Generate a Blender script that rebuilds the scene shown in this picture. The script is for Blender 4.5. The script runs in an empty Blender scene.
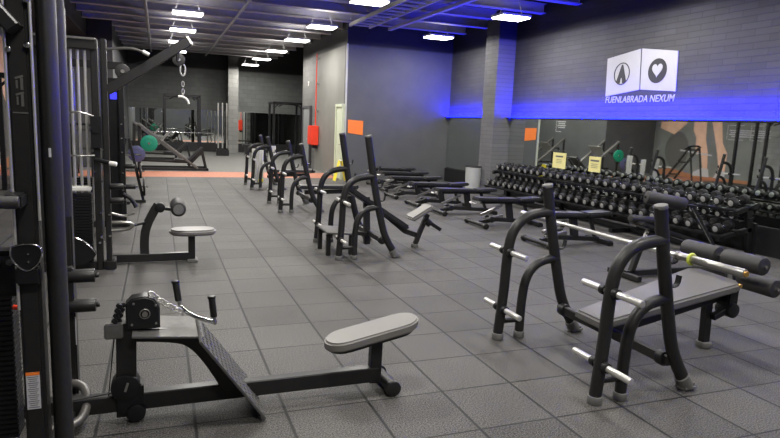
import bpy, bmesh, math, random
from mathutils import Vector, Matrix, Euler
random.seed(7)
sc = bpy.context.scene
COL = sc.collection
PI = math.pi
V = Vector

# ------------------------------------------------------------------ camera
H = 1.6735
pitch, yaw, roll = 0.156966, 0.369623, 0.0433098
F = V((math.sin(yaw)*math.cos(pitch), math.cos(yaw)*math.cos(pitch), -math.sin(pitch)))
R = V((math.cos(yaw), -math.sin(yaw), 0)); U = R.cross(F)
R2 = R*math.cos(roll)+U*math.sin(roll); U2 = -R*math.sin(roll)+U*math.cos(roll)
cd = bpy.data.cameras.new('camera'); cam = bpy.data.objects.new('camera', cd); COL.objects.link(cam)
m = Matrix((R2, U2, -F)).transposed().to_4x4(); m.translation = V((0, 0, H)); cam.matrix_world = m
cd.sensor_width = 36; cd.lens = 601.2219/780*36; cd.clip_start = .05; cd.clip_end = 200
sc.camera = cam
vs = sc.view_settings
vs.view_transform = 'Standard'; vs.look = 'None'; vs.gamma = 1; vs.exposure = 0.1; vs.use_curve_mapping = False

# ------------------------------------------------------------------ materials
def mat(name, col, rough=.5, metal=0, emit=None, es=0, noise=None, bump=None, spec=.5, coat=0):
    m = bpy.data.materials.new(name); m.use_nodes = True
    nt = m.node_tree; N = nt.nodes; L = nt.links; b = N['Principled BSDF']
    b.inputs['Base Color'].default_value = (*col, 1); b.inputs['Roughness'].default_value = rough
    b.inputs['Metallic'].default_value = metal; b.inputs['Specular IOR Level'].default_value = spec
    b.inputs['Coat Weight'].default_value = coat; b.inputs['Coat Roughness'].default_value = .22
    if emit: b.inputs['Emission Color'].default_value = (*emit, 1); b.inputs['Emission Strength'].default_value = es
    tc = N.new('ShaderNodeTexCoord')
    if noise:
        sc_, amt = noise
        n = N.new('ShaderNodeTexNoise'); n.inputs['Scale'].default_value = sc_; n.inputs['Detail'].default_value = 3
        L.new(tc.outputs['Object'], n.inputs['Vector'])
        mx = N.new('ShaderNodeMix'); mx.data_type = 'RGBA'
        mx.inputs['A'].default_value = (*[c*(1-amt) for c in col], 1); mx.inputs['B'].default_value = (*[min(1, c*(1+amt)) for c in col], 1)
        L.new(n.outputs['Fac'], mx.inputs['Factor']); L.new(mx.outputs['Result'], b.inputs['Base Color'])
    if bump:
        n = N.new('ShaderNodeTexNoise'); n.inputs['Scale'].default_value = bump[0]; n.inputs['Detail'].default_value = 2
        L.new(tc.outputs['Object'], n.inputs['Vector'])
        bp = N.new('ShaderNodeBump'); bp.inputs['Strength'].default_value = bump[1]; bp.inputs['Distance'].default_value = .002
        L.new(n.outputs['Fac'], bp.inputs['Height']); L.new(bp.outputs['Normal'], b.inputs['Normal'])
    return m

M = dict(
 frame=mat('powder coated charcoal steel', (.017, .0165, .0165), .5, .3, noise=(30, .25), coat=.16, spec=.4),
 black=mat('black steel', (.009, .009, .010), .42, .15, noise=(20, .3), spec=.4),
 foot=mat('grey rubber foot', (.12, .118, .112), .6, noise=(40, .2)),
 pad=mat('grey vinyl upholstery', (.10, .097, .093), .45, noise=(120, .18), bump=(300, .3)),
 padtop=mat('light grey vinyl upholstery', (.15, .144, .134), .42, noise=(90, .12), bump=(300, .3)),
 padblk=mat('black vinyl upholstery', (.02, .02, .021), .38, noise=(120, .3), bump=(300, .3)),
 foam=mat('black foam roller', (.022, .021, .021), .55, noise=(60, .3), bump=(200, .5)),
 chrome=mat('chrome', (.72, .72, .72), .16, 1, noise=(15, .1)),
 peg=mat('satin steel', (.66, .65, .62), .3, .7, noise=(40, .1)),
 tread=mat('worn steel tread', (.10, .098, .092), .55, .4, noise=(25, .35)),
 rail=mat('light grey machine rail', (.11, .105, .10), .35, .4, noise=(20, .2)),
 steel=mat('brushed steel', (.42, .41, .39), .3, .9, noise=(60, .2)),
 rubber=mat('black rubber', (.009, .009, .009), .4, noise=(50, .4)),
 white=mat('white plastic', (.75, .74, .7), .45, noise=(20, .05)),
 bin=mat('pale grey plastic', (.42, .43, .42), .5, noise=(20, .05)),
 red=mat('red enamel', (.75, .05, .02), .4, noise=(10, .1)),
 orange=mat('orange print', (.95, .22, .03), .5, noise=(10, .08)),
 yellow=mat('yellow card', (.72, .66, .28), .6, noise=(10, .08)),
 yelplas=mat('yellow plastic', (.85, .72, .03), .45, noise=(10, .08)),
 lime=mat('lime collar plastic', (.55, .62, .08), .45, noise=(30, .1)),
 green=mat('green rubber', (.0, .22, .13), .5, noise=(30, .2)),
 blue=mat('dark blue rubber', (.06, .07, .16), .5, noise=(30, .2)),
 capgrey=mat('brushed dumbbell cap', (.40, .40, .39), .35, .4, noise=(80, .3)),
 joist=mat('painted grey joist', (.33, .32, .33), .6, noise=(6, .2)),
 deck=mat('dark roof deck', (.022, .02, .02), .8, noise=(2, .5)),
 soffit=mat('black soffit', (.006, .006, .007), .7, noise=(3, .3)),
 duct=mat('galvanised duct', (.3, .3, .31), .45, .4, noise=(8, .2)),
 lamp=mat('lit led diffuser', (1, 1, 1), .5, emit=(1, .97, .9), es=11),
 lampbody=mat('white lamp housing', (.6, .6, .6), .5, noise=(10, .05)),
 led=mat('blue led strip', (.02, .02, .5), .5, emit=(.01, .03, 1), es=3),
 bluespot=mat('blue lit display', (.02, .02, .5), .5, emit=(.05, .05, 1), es=1.2),
 paper=mat('white print', (.52, .52, .54), .6, noise=(10, .03)),
 ink=mat('dark print', (.035, .035, .04), .6, noise=(10, .1)),
 skin=mat('mural skin tone print', (.78, .50, .36), .6, noise=(3, .25)),
 muralbg=mat('mural dark backdrop print', (.19, .20, .19), .55, noise=(1.2, .5)),
 muralfl=mat('mural orange ground print', (.42, .18, .09), .55, noise=(2, .25)),
 door=mat('dark door paint', (.05, .05, .055), .5, noise=(4, .1)),
 doorgrey=mat('grey door leaf', (.20, .21, .21), .5, noise=(4, .1)),
 doorpale=mat('pale green door leaf', (.55, .60, .45), .5, noise=(4, .08)),
 trimw=mat('pale edge trim', (.45, .45, .43), .5, noise=(4, .1)),
 towel=mat('white cotton towel', (.55, .54, .50), .9, noise=(30, .08), bump=(80, .6)),
 brass=mat('brass bar end', (.75, .45, .12), .3, .8, noise=(30, .1)),
 plinth=mat('black plinth paint', (.012, .012, .013), .45, noise=(5, .3)),
)

def mirror_mat():
    m = bpy.data.materials.new('mirror glass'); m.use_nodes = True; nt = m.node_tree
    b = nt.nodes['Principled BSDF']; b.inputs['Base Color'].default_value = (.72, .76, .73, 1)
    b.inputs['Metallic'].default_value = 1; b.inputs['Roughness'].default_value = .015
    n = nt.nodes.new('ShaderNodeTexNoise'); n.inputs['Scale'].default_value = .8
    tc = nt.nodes.new('ShaderNodeTexCoord'); nt.links.new(tc.outputs['Object'], n.inputs['Vector'])
    mr = nt.nodes.new('ShaderNodeMapRange'); mr.inputs['To Min'].default_value = .01; mr.inputs['To Max'].default_value = .03
    nt.links.new(n.outputs['Fac'], mr.inputs['Value']); nt.links.new(mr.outputs['Result'], b.inputs['Roughness'])
    return m
M['mirror'] = mirror_mat()

def floor_mat(name, light, dark, seam=True):
    m = bpy.data.materials.new(name); m.use_nodes = True; nt = m.node_tree; N = nt.nodes; L = nt.links
    b = N['Principled BSDF']; b.inputs['Roughness'].default_value = .62; b.inputs['Specular IOR Level'].default_value = .35
    tc = N.new('ShaderNodeTexCoord'); P = tc.outputs['Object']
    def noise(s, d=2):
        n = N.new('ShaderNodeTexNoise'); n.inputs['Scale'].default_value = s; n.inputs['Detail'].default_value = d; L.new(P, n.inputs['Vector']); return n.outputs['Fac']
    def math_(op, a, b_=None, c=None):
        n = N.new('ShaderNodeMath'); n.operation = op
        for i, v in enumerate((a, b_, c)):
            if v is None: continue
            if isinstance(v, (int, float)): n.inputs[i].default_value = v
            else: L.new(v, n.inputs[i])
        return n.outputs[0]
    sp = math_('MULTIPLY_ADD', noise(120, 5), 5.4, -2.2)
    sp2 = math_('MULTIPLY_ADD', noise(1.3, 4), .9, -.1)
    f = math_('ADD', math_('MULTIPLY', sp, .6), math_('MULTIPLY', sp2, .42))
    height = None
    if seam:
        sx = N.new('ShaderNodeSeparateXYZ'); L.new(P, sx.inputs[0])
        ds = []; ids = []
        for o, off in ((0, .1618), (1, .2404)):
            t = math_('MULTIPLY_ADD', sx.outputs[o], 2.0, -off*2+40)
            fr = math_('FRACT', t); ids.append(math_('FLOOR', t))
            ds.append(math_('MINIMUM', fr, math_('SUBTRACT', 1.0, fr)))
        d = math_('MINIMUM', ds[0], math_('MULTIPLY', ds[1], 1.35))
        seamf = math_('SUBTRACT', 1.0, math_('MINIMUM', math_('MULTIPLY', math_('MAXIMUM', math_('SUBTRACT', d, .010), 0.0), 70), 1.0))
        cx = N.new('ShaderNodeCombineXYZ'); L.new(ids[0], cx.inputs[0]); L.new(ids[1], cx.inputs[1])
        wn = N.new('ShaderNodeTexWhiteNoise'); wn.noise_dimensions = '2D'; L.new(cx.outputs[0], wn.inputs['Vector'])
        f = math_('ADD', f, math_('MULTIPLY_ADD', wn.outputs['Value'], .16, -.08))
        height = math_('SUBTRACT', math_('MULTIPLY', sp, .25), math_('MULTIPLY', seamf, 1.0))
    mx = N.new('ShaderNodeMix'); mx.data_type = 'RGBA'; mx.clamp_factor = True
    mx.inputs['A'].default_value = (*dark, 1); mx.inputs['B'].default_value = (*light, 1); L.new(f, mx.inputs['Factor'])
    out = mx.outputs['Result']
    if seam:
        m2 = N.new('ShaderNodeMix'); m2.data_type = 'RGBA'; L.new(out, m2.inputs['A']); m2.inputs['B'].default_value = (.006, .006, .006, 1)
        L.new(math_('MULTIPLY', seamf, .96), m2.inputs['Factor']); out = m2.outputs['Result']
    L.new(out, b.inputs['Base Color'])
    bp = N.new('ShaderNodeBump'); bp.inputs['Strength'].default_value = .5; bp.inputs['Distance'].default_value = .003
    L.new(height if height else sp, bp.inputs['Height']); L.new(bp.outputs['Normal'], b.inputs['Normal'])
    return m
M['floor'] = floor_mat('grey rubber floor tiles', (.140, .134, .125), (.005, .0048, .0046))
M['floorback'] = floor_mat('smooth grey floor', (.15, .15, .14), (.09, .09, .085), False)
M['strip'] = floor_mat('terracotta floor strip', (.52, .20, .115), (.30, .115, .07), False)

def wall_mat(name, col, axis, brick=True, topblack=True, bs=(.4, .2)):
    """painted block wall; axis = the world axis the wall runs along ('X' or 'Y')"""
    m = bpy.data.materials.new(name); m.use_nodes = True; nt = m.node_tree; N = nt.nodes; L = nt.links
    b = N['Principled BSDF']; b.inputs['Roughness'].default_value = .62
    tc = N.new('ShaderNodeTexCoord'); sx = N.new('ShaderNodeSeparateXYZ'); L.new(tc.outputs['Object'], sx.inputs[0])
    cx = N.new('ShaderNodeCombineXYZ'); L.new(sx.outputs[0 if axis == 'X' else 1], cx.inputs[0]); L.new(sx.outputs[2], cx.inputs[1])
    n = N.new('ShaderNodeTexNoise'); n.inputs['Scale'].default_value = 2.2; n.inputs['Detail'].default_value = 5; L.new(tc.outputs['Object'], n.inputs['Vector'])
    mx = N.new('ShaderNodeMix'); mx.data_type = 'RGBA'
    mx.inputs['A'].default_value = (*[c*.8 for c in col], 1); mx.inputs['B'].default_value = (*[c*1.2 for c in col], 1); L.new(n.outputs['Fac'], mx.inputs['Factor'])
    out = mx.outputs['Result']
    if brick:
        br = N.new('ShaderNodeTexBrick'); L.new(cx.outputs[0], br.inputs['Vector'])
        br.inputs['Scale'].default_value = 1; br.inputs['Brick Width'].default_value = bs[0]; br.inputs['Row Height'].default_value = bs[1]
        br.inputs['Mortar Size'].default_value = .007; br.inputs['Mortar Smooth'].default_value = .4; br.inputs['Bias'].default_value = 0
        br.inputs['Color1'].default_value = (.9, .9, .9, 1); br.inputs['Color2'].default_value = (1.1, 1.1, 1.1, 1); br.inputs['Mortar'].default_value = (.66, .66, .66, 1)
        m3 = N.new('ShaderNodeMix'); m3.data_type = 'RGBA'; m3.blend_type = 'MULTIPLY'; m3.inputs['Factor'].default_value = 1
        L.new(out, m3.inputs['A']); L.new(br.outputs['Color'], m3.inputs['B']); out = m3.outputs['Result']
        bp = N.new('ShaderNodeBump'); bp.inputs['Strength'].default_value = .6; bp.inputs['Distance'].default_value = .006; bp.invert = True
        L.new(br.outputs['Fac'], bp.inputs['Height']); L.new(bp.outputs['Normal'], b.inputs['Normal'])
    if topblack:
        cr = N.new('ShaderNodeMapRange'); cr.inputs['From Min'].default_value = 3.80; cr.inputs['From Max'].default_value = 3.86; L.new(sx.outputs[2], cr.inputs['Value'])
        m4 = N.new('ShaderNodeMix'); m4.data_type = 'RGBA'; L.new(cr.outputs['Result'], m4.inputs['Factor']); L.new(out, m4.inputs['A']); m4.inputs['B'].default_value = (.007, .007, .008, 1); out = m4.outputs['Result']
    L.new(out, b.inputs['Base Color'])
    return m
M['wallR'] = wall_mat('dark grey painted blockwork', (.068, .068, .072), 'Y', bs=(.5, .1))
M['wallL'] = wall_mat('grey painted left blockwork', (.25, .255, .245), 'Y')
M['wallRX'] = wall_mat('dark grey painted blockwork end', (.075, .075, .082), 'X')
M['wallF'] = wall_mat('mid grey plaster', (.085, .088, .092), 'X', brick=False)
M['wallC'] = wall_mat('lit grey plaster corridor', (.17, .17, .155), 'Y', brick=False)  # same wall grey, with its lit look put into the colour
M['wallCb'] = wall_mat('grey corridor blockwork', (.12, .12, .115), 'Y')
M['wallB'] = wall_mat('dark back blockwork', (.105, .11, .108), 'X')
M['pilB'] = wall_mat('pale pilaster blockwork', (.2, .2, .19), 'X')
M['pilR'] = wall_mat('grey pillar blockwork', (.13, .13, .135), 'Y', bs=(.4, .1))

# ------------------------------------------------------------------ helpers
def root_of(p):
    while p.parent: p = p.parent
    return p
def obj(name, bm, m, parent=None, smooth=True, label=None):
    if parent is not None:
        r = root_of(parent)
        bmesh.ops.translate(bm, verts=bm.verts, vec=-V(r['_o']))
    bmesh.ops.recalc_face_normals(bm, faces=bm.faces)
    me = bpy.data.meshes.new(name); bm.to_mesh(me); bm.free()
    mats = m if isinstance(m, (list, tuple)) else [m]
    for k in mats: me.materials.append(M[k])
    if smooth:
        me.shade_smooth(); me.set_sharp_from_angle(angle=math.radians(38))
    o = bpy.data.objects.new(name, me); COL.objects.link(o)
    if parent is not None: o.parent = parent
    if label: o['label'] = label
    return o
def loose(name, bm, m, parent):
    """every separate piece of bm becomes a part of its own"""
    seen = set(); out = []
    for v in list(bm.verts):
        if v in seen: continue
        st = [v]; isl = []; seen.add(v)
        while st:
            a = st.pop(); isl.append(a)
            for e in a.link_edges:
                b = e.other_vert(a)
                if b not in seen: seen.add(b); st.append(b)
        t = bmesh.new(); vm = {a: t.verts.new(a.co) for a in isl}
        for f in {f for a in isl for f in a.link_faces}: t.faces.new([vm[a] for a in f.verts])
        out.append(obj(name, t, m, parent))
    bm.free(); return out
ROOTS = []
def thing(name, label, cat, loc, group=None):
    o = bpy.data.objects.new(name, None); COL.objects.link(o); o.location = loc; o.empty_display_size = .2
    o['_o'] = tuple(loc); ROOTS.append(o)
    o['label'] = label; o['category'] = cat
    if group: o['group'] = group
    return o
def tag(o, label, cat, group=None):
    o['label'] = label; o['category'] = cat
    if group: o['group'] = group
    return o
def struct(name, bm, m, label=None, smooth=False):
    o = obj(name, bm, m, smooth=smooth); o['kind'] = 'structure'
    if label: o['label'] = label
    return o
def dup(root, loc, rotz=0, label=None, group=None):
    r = root.copy(); COL.objects.link(r); r.location = loc; r.rotation_euler = (0, 0, rotz); r['_o'] = tuple(loc); ROOTS.append(r)
    if label: r['label'] = label
    if group: r['group'] = group
    for ch in list(root.children):
        c = ch.copy(); COL.objects.link(c); c.parent = r
        for g in ch.children:
            d = g.copy(); COL.objects.link(d); d.parent = c
    return r
def B(): return bmesh.new()
def box(bm, c, s, rot=None, bev=0, mi=0):
    """box centre c, full size s, rot = Matrix 3x3/Euler tuple"""
    t = bmesh.new(); bmesh.ops.create_cube(t, size=1)
    bmesh.ops.scale(t, verts=t.verts, vec=s)
    if bev: bmesh.ops.bevel(t, geom=t.edges[:], offset=bev, segments=2, affect='EDGES')
    if rot is not None:
        if isinstance(rot, tuple): rot = Euler(rot).to_matrix()
        bmesh.ops.rotate(t, verts=t.verts, cent=(0, 0, 0), matrix=rot)
    bmesh.ops.translate(t, verts=t.verts, vec=c)
    merge(bm, t, mi); return bm
def merge(bm, t, mi=0):
    vm = {v: bm.verts.new(v.co) for v in t.verts}
    for f in t.faces:
        try:
            g = bm.faces.new([vm[v] for v in f.verts]); g.material_index = mi
        except ValueError: pass
    t.free()
def bx(x0, x1, y0, y1, z0, z1, bev=0):
    return box(B(), ((x0+x1)/2, (y0+y1)/2, (z0+z1)/2), (abs(x1-x0), abs(y1-y0), abs(z1-z0)), bev=bev)
def chaikin(p, n=2):
    p = [V(a) for a in p]
    for _ in range(n):
        q = [p[0]]
        for a, b in zip(p, p[1:]): q += [a*.75+b*.25, a*.25+b*.75]
        q[1:2] = []; q = [p[0]] + q[1:-1] + [p[-1]]; p = q
    return p
def sweep(bm, pts, sec, up=None, caps=True, mi=0, closed=False):
    pts = [V(a) for a in pts]; n = len(pts); rings = []
    T = []
    for i in range(n):
        if closed: t = (pts[(i+1) % n]-pts[i-1])
        else: t = pts[min(i+1, n-1)]-pts[max(i-1, 0)]
        T.append(t.normalized())
    u = V(up) if up else (V((0, 0, 1)) if abs(T[0].z) < .9 else V((0, 1, 0)))
    for i in range(n):
        t = T[i]; u = (u - t*u.dot(t)).normalized(); w = t.cross(u)
        rings.append([bm.verts.new(pts[i]+w*a+u*b) for a, b in sec])
    k = len(sec)
    rr = range(n) if closed else range(n-1)
    for i in rr:
        A, C = rings[i], rings[(i+1) % n]
        for j in range(k):
            f = bm.faces.new((A[j], A[(j+1) % k], C[(j+1) % k], C[j])); f.material_index = mi
    if caps and not closed:
        for r in (rings[0], rings[-1]):
            f = bm.faces.new(r if r is rings[-1] else r[::-1]); f.material_index = mi
    return bm
def circ(r, n=12, r2=None): return [(math.cos(2*PI*i/n)*r, math.sin(2*PI*i/n)*(r2 or r)) for i in range(n)]
def rsec(w, h, c=.006):
    w /= 2; h /= 2
    return [(w-c, -h), (w, -h+c), (w, h-c), (w-c, h), (-w+c, h), (-w, h-c), (-w, -h+c), (-w+c, -h)]
def tube(bm, pts, r, n=12, smooth=0, mi=0, up=None, closed=False):
    if smooth: pts = chaikin(pts, smooth)
    return sweep(bm, pts, circ(r, n), up=up, mi=mi, closed=closed)
def rbar(bm, pts, w, h, smooth=0, up=None, mi=0):
    if smooth: pts = chaikin(pts, smooth)
    return sweep(bm, pts, rsec(w, h), up=up, mi=mi)
def cyl(bm, a, b, r, n=16, bev=0, mi=0, r2=None):
    a = V(a); b = V(b); d = (b-a).normalized(); L = (b-a).length
    u = V((0, 0, 1)) if abs(d.z) < .9 else V((1, 0, 0)); u = (u-d*u.dot(d)).normalized(); w = d.cross(u)
    r2 = r if r2 is None else r2
    prof = [(0, r), (L, r2)] if not bev else [(0, r-bev), (bev*.3, r-bev*.3), (bev, r), (L-bev, r2), (L-bev*.3, r2-bev*.3), (L, r2-bev)]
    rings = [[bm.verts.new(a+d*t+(u*math.cos(2*PI*i/n)+w*math.sin(2*PI*i/n))*q) for i in range(n)] for t, q in prof]
    for A, C in zip(rings, rings[1:]):
        for j in range(n):
            f = bm.faces.new((A[j], A[(j+1) % n], C[(j+1) % n], C[j])); f.material_index = mi
    for r_ in (rings[0], rings[-1]): f = bm.faces.new(r_); f.material_index = mi
    return bm
def prism(bm, pts, vec, bev=0, mi=0):
    """closed outline pts extruded along vec"""
    t = bmesh.new(); vs_ = [t.verts.new(p) for p in pts]; f = t.faces.new(vs_)
    r = bmesh.ops.extrude_face_region(t, geom=[f]); nv = [e for e in r['geom'] if isinstance(e, bmesh.types.BMVert)]
    bmesh.ops.translate(t, verts=nv, vec=vec)
    if bev:
        vec_ = V(vec).normalized()
        ed = [e for e in t.edges if abs((e.verts[0].co-e.verts[1].co).normalized().dot(vec_)) < .5]
        bmesh.ops.bevel(t, geom=ed, offset=bev, segments=3, affect='EDGES')
    merge(bm, t, mi); return bm
def torus(bm, c, axis, R_, r, n=24, k=8, mi=0):
    a = V(axis).normalized(); u = V((0, 0, 1)) if abs(a.z) < .9 else V((1, 0, 0)); u = (u-a*u.dot(a)).normalized(); w = a.cross(u)
    pts = [V(c)+(u*math.cos(2*PI*i/n)+w*math.sin(2*PI*i/n))*R_ for i in range(n)]
    return sweep(bm, pts, circ(r, k), up=a, closed=True, mi=mi)
def stadium(cx, cy, z, L, W, ang=0, n=8):
    r = W/2; h = L/2-r; P = []
    for i in range(n+1): t = -PI/2+PI*i/n; P.append((h+r*math.cos(t), r*math.sin(t)))
    for i in range(n+1): t = PI/2+PI*i/n; P.append((-h+r*math.cos(t), r*math.sin(t)))
    return [(cx+x*math.cos(ang)-y*math.sin(ang), cy+x*math.sin(ang)+y*math.cos(ang), z) for x, y in P]

# ================================================================== SETTING
XW = 8.3       # mirror wall
YF = 16.8      # end wall of the bench area
XC = 5.0       # wall with the doors
YB = 30.0; XL = -4.0; YN = -3.0; ZC = 5.2
struct('floor', bx(XL, XW+.2, YN, 17.3, -.1, 0), 'floor', 'speckled dark grey rubber tile floor')
bm = B(); box(bm, ((XL+5)/2, 18.15, -.05), (5-XL, 1.7, .1)); struct('trim_1', bm, 'strip', 'terracotta orange strip across the floor')
bm = B(); box(bm, ((XL+8.5)/2, 24.5, -.05), (8.5-XL, 11.0, .1)); struct('trim_2', bm, 'floorback', 'smooth grey floor beyond the orange strip')
struct('wall_right', bx(XW, XW+.2, YN, YF+.2, 0, ZC), 'wallR')
struct('wall_end', bx(XC, XW, YF, YF+.2, 0, ZC), 'wallF')
struct('wall_corridor', bx(XC, XC+.2, YF+.2, 20.4, 0, ZC), 'wallC')
struct('wall_blockwork', bx(XC, XC+.2, 20.4, 22.4, 0, ZC), 'wallCb')
struct('wall_back', bx(XL, 8.7, YB, YB+.2, 0, ZC), 'wallB')
struct('wall_side', bx(8.5, 8.7, YF+.2, YB, 0, ZC), 'wallCb')
struct('wall_left', bx(XL-.2, XL, YN, YB, 0, ZC), 'wallL')
struct('wall_behind', bx(XL-.2, XW+.2, YN-.2, YN, 0, ZC), 'wallF')
struct('wall_store', bx(XL, -1.3, 21.0, YB, 0, ZC), 'wallF')
struct('trim_3', bx(7.81, XW, 13.30, 13.92, 0, ZC), 'pilR', 'grey block pillar against the mirror wall')
struct('trim_4', bx(3.0, 3.45, 28.9, YB, 0, ZC), 'pilB', 'pale block pilaster on the back wall')
struct('trim_5', bx(XC-.012, XC+.03, YF-.012, YF+.03, 0, 3.85), 'trimw', 'pale corner bead on the wall edge')
struct('ceiling', bx(XL-.2, 8.7, YN-.2, YB+.2, ZC, ZC+.15), 'deck')
struct('trim_6', bx(XL, -2.0, 8, 21.0, 3.9, ZC), 'soffit', 'black boxed soffit along the left wall')
struct('baseboard_right', bx(XW-.05, XW, YN, 13.30, 0, .42), 'plinth')
struct('baseboard_pillar', bx(XW-.05, XW, 13.95, YF, 0, .40), 'plinth')
struct('baseboard_back', bx(-1.3, 3.0, YB-.05, YB, 0, .42), 'plinth')
struct('baseboard_recess', bx(3.45, 8.5, YB-.05, YB, 0, .42), 'plinth')

# mirrors
def mirror(name, x0, x1, y0, y1, label):
    o = obj(name, bx(x0, x1, y0, y1, .42, 1.92), 'mirror', smooth=False); return tag(o, label, 'mirror')
mirror('wall_mirror', XW-.02, XW-.001, YN+.1, 13.28, 'long wall mirror behind the dumbbell rack under the blue light')
mirror('wall_mirror', XW-.02, XW-.001, 13.97, YF-.02, 'short wall mirror between the pillar and the end wall')
mirror('wall_mirror', -1.28, 2.98, YB-.02, YB-.001, 'mirror on the back wall behind the leg press machine')
mirror('wall_mirror', 3.47, 8.4, YB-.02, YB-.001, 'mirror on the back wall right of the pale pilaster')

# ceiling joists + conduits
def joist(y, z, x0, x1, h=.2, w=.2):
    bm = B()
    box(bm, ((x0+x1)/2, y, z), (x1-x0, .03, h)); box(bm, ((x0+x1)/2, y, z-h/2), (x1-x0, w, .02)); box(bm, ((x0+x1)/2, y, z+h/2), (x1-x0, w, .02))
    return struct('ceiling_joist', bm, 'joist', 'grey steel joist crossing under the roof deck')
y = 2.0
while y < 28.5:
    joist(y, 4.42, -2.0 if y > 8 else XL, XC if y > YF else XW); y += 1.28
for x in (-1.2, 2.9, 6.4):
    bm = B(); box(bm, (x, (YN+28.6)/2, 4.72), (.2, 31.5 if x < 5 else 19.6, .3)) if x < 5 else box(bm, (x, (YN+YF)/2, 4.72), (.2, YF-YN, .3))
    struct('ceiling_girder', bm, 'joist', 'grey girder carrying the joists')
# lighter deck panels between the joists over the aisle
for i in range(9):
    y0 = 12.3+i*1.28*1.0
    bm = B(); box(bm, (.6+(i % 3)*.2, y0+.35, 4.62), (4.4-(i % 2)*1.3, .52, .03)); struct('ceiling_panel', bm, 'joist', 'grey deck panel between joists')
bm = B(); box(bm, (5.95, 9.8, 4.22), (.10, 12.4, .07)); struct('ceiling_beam', bm, 'trimw', 'pale square beam under the joists')
for x, r, y0, y1 in ((-.25, .04, 4, 28), (1.95, .035, 4, 28)):
    struct('ceiling_conduit', cyl(B(), (x, y0, 4.26), (x, y1, 4.26), r, 10), 'duct', 'straight grey conduit slung under the joists', smooth=True)
# ladder cable tray over the bench area
bm = B()
for x in (4.75, 5.3): box(bm, (x, 12.6, 4.2), (.04, 6.4, .09))
for k in range(16): box(bm, (5.025, 9.6+k*.4, 4.18), (.52, .05, .03))
struct('ceiling_tray', bm, 'trimw', 'ladder cable tray hung over the benches')
for k in range(5):
    bm = B(); box(bm, (5.0, 10.2+k*1.3, 4.3), (.7, .05, .05)); cyl(bm, (4.7, 10.2+k*1.3, 4.3), (4.7, 10.2+k*1.3, ZC), .012, 6); cyl(bm, (5.3, 10.2+k*1.3, 4.3), (5.3, 10.2+k*1.3, ZC), .012, 6)
    struct('ceiling_hanger', bm, 'duct', 'trapeze hanger carrying the cable tray')

# ceiling lamps
LP = [(.67, 15.25), (.67, 18.3), (.67, 21.3), (.67, 24.4), (3.87, 11.6), (3.87, 15.3), (3.87, 18.25), (3.87, 21.6), (3.87, 24.9), (3.87, 28.0), (7.0, 15.07), (7.0, 11.5)]
LAB = ['nearest white ceiling lamp of the left row', 'second nearest white ceiling lamp of the left row', 'third nearest white ceiling lamp of the left row', 'farthest white ceiling lamp of the left row',
       'nearest ceiling lamp of the middle row, cut by the top of the photo', 'second nearest ceiling lamp of the middle row', 'third nearest ceiling lamp of the middle row', 'fourth nearest ceiling lamp of the middle row', 'fifth nearest ceiling lamp of the middle row', 'farthest ceiling lamp of the middle row',
       'white ceiling lamp hung before the end wall, bathed in blue', 'white ceiling lamp hung in front of the block pillar']
def lamp(loc, label):
    x, y = loc; z = 3.98
    t = thing('ceiling_lamp', label, 'lamp', (x, y, z), 'white pendant ceiling lamps')
    obj('housing', box(B(), (x, y, z+.045), (.70, .52, .05), bev=.012), 'lampbody', t)
    obj('diffuser', box(B(), (x, y, z+.01), (.66, .48, .03), bev=.008), 'lamp', t)
    bm = B()
    for s in (-.28, .28): cyl(bm, (x+s, y, z+.06), (x+s*.3, y, 4.6), .005, 5)
    loose('suspension_wire', bm, 'duct', t)
    return t
L0 = lamp(LP[0], LAB[0])
for p, l in zip(LP[1:], LAB[1:]): dup(L0, (p[0], p[1], 3.98), 0, l)
HID = [(.67, 12.1), (.67, 9.0), (.67, 5.9), (.67, 2.8), (3.87, 8.4), (3.87, 5.2), (3.87, 2.0), (7.0, 8.4), (7.0, 5.2), (7.0, 2.0), (.67, -.3), (3.87, -1.2), (-2.6, 3), (-2.6, 6.5)]
for i, p in enumerate(HID):
    if i < 12: dup(L0, (p[0], p[1], 3.98), 0, 'white pendant ceiling lamp overhead, above the top of the photo')
def area(name, loc, size, sy, power, col, rot=(0, 0, 0), spread=PI):
    l = bpy.data.lights.new(name, 'AREA'); l.shape = 'RECTANGLE'; l.size = size; l.size_y = sy; l.energy = power; l.color = col; l.spread = spread
    o = bpy.data.objects.new(name, l); o.location = loc; o.rotation_euler = rot; COL.objects.link(o); return o
for p in LP+HID[:12]:
    pw = 75
    if p[1] < 9: pw = 95 if p[0] < 2 else 52
    if p[1] > 17: pw = 95
    area('lamp_light', (p[0], p[1], 3.96), .62, .44, pw, (1, .965, .905))
    area('added_uplight', (p[0], p[1], 4.08), .62, .44, 15 if p[0] < 6 else 3, (1, .955, .9), rot=(PI, 0, 0))  # extra upward light added over each lamp to brighten the joists
# blue led line along the top of the mirrors
def led(y0, y1, label):
    t = thing('led_strip', label, 'light strip', (XW-.05, y0, 1.93))
    obj('channel', bx(XW-.14, XW-.002, y0, y1, 1.925, 1.95), 'black', t, smooth=False)
    obj('light_tape', bx(XW-.06, XW-.01, y0, y1, 1.951, 1.975), 'led', t, smooth=False)
    area('led_light', (XW-.012, (y0+y1)/2, 1.985), .016, y1-y0, 46*(y1-y0), (.0006, .0008, 1), rot=(0, PI, 0))
    area('led_light', (XW-.09, (y0+y1)/2, 2.0), .03, y1-y0, 118*(y1-y0), (.0003, .0005, 1), rot=(0, -PI/2, 0))
led(YN+.2, 13.28, 'long glowing blue light strip on top of the mirror behind the dumbbells')
led(13.97, YF-.02, 'short glowing blue light strip between pillar and end wall')

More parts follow.
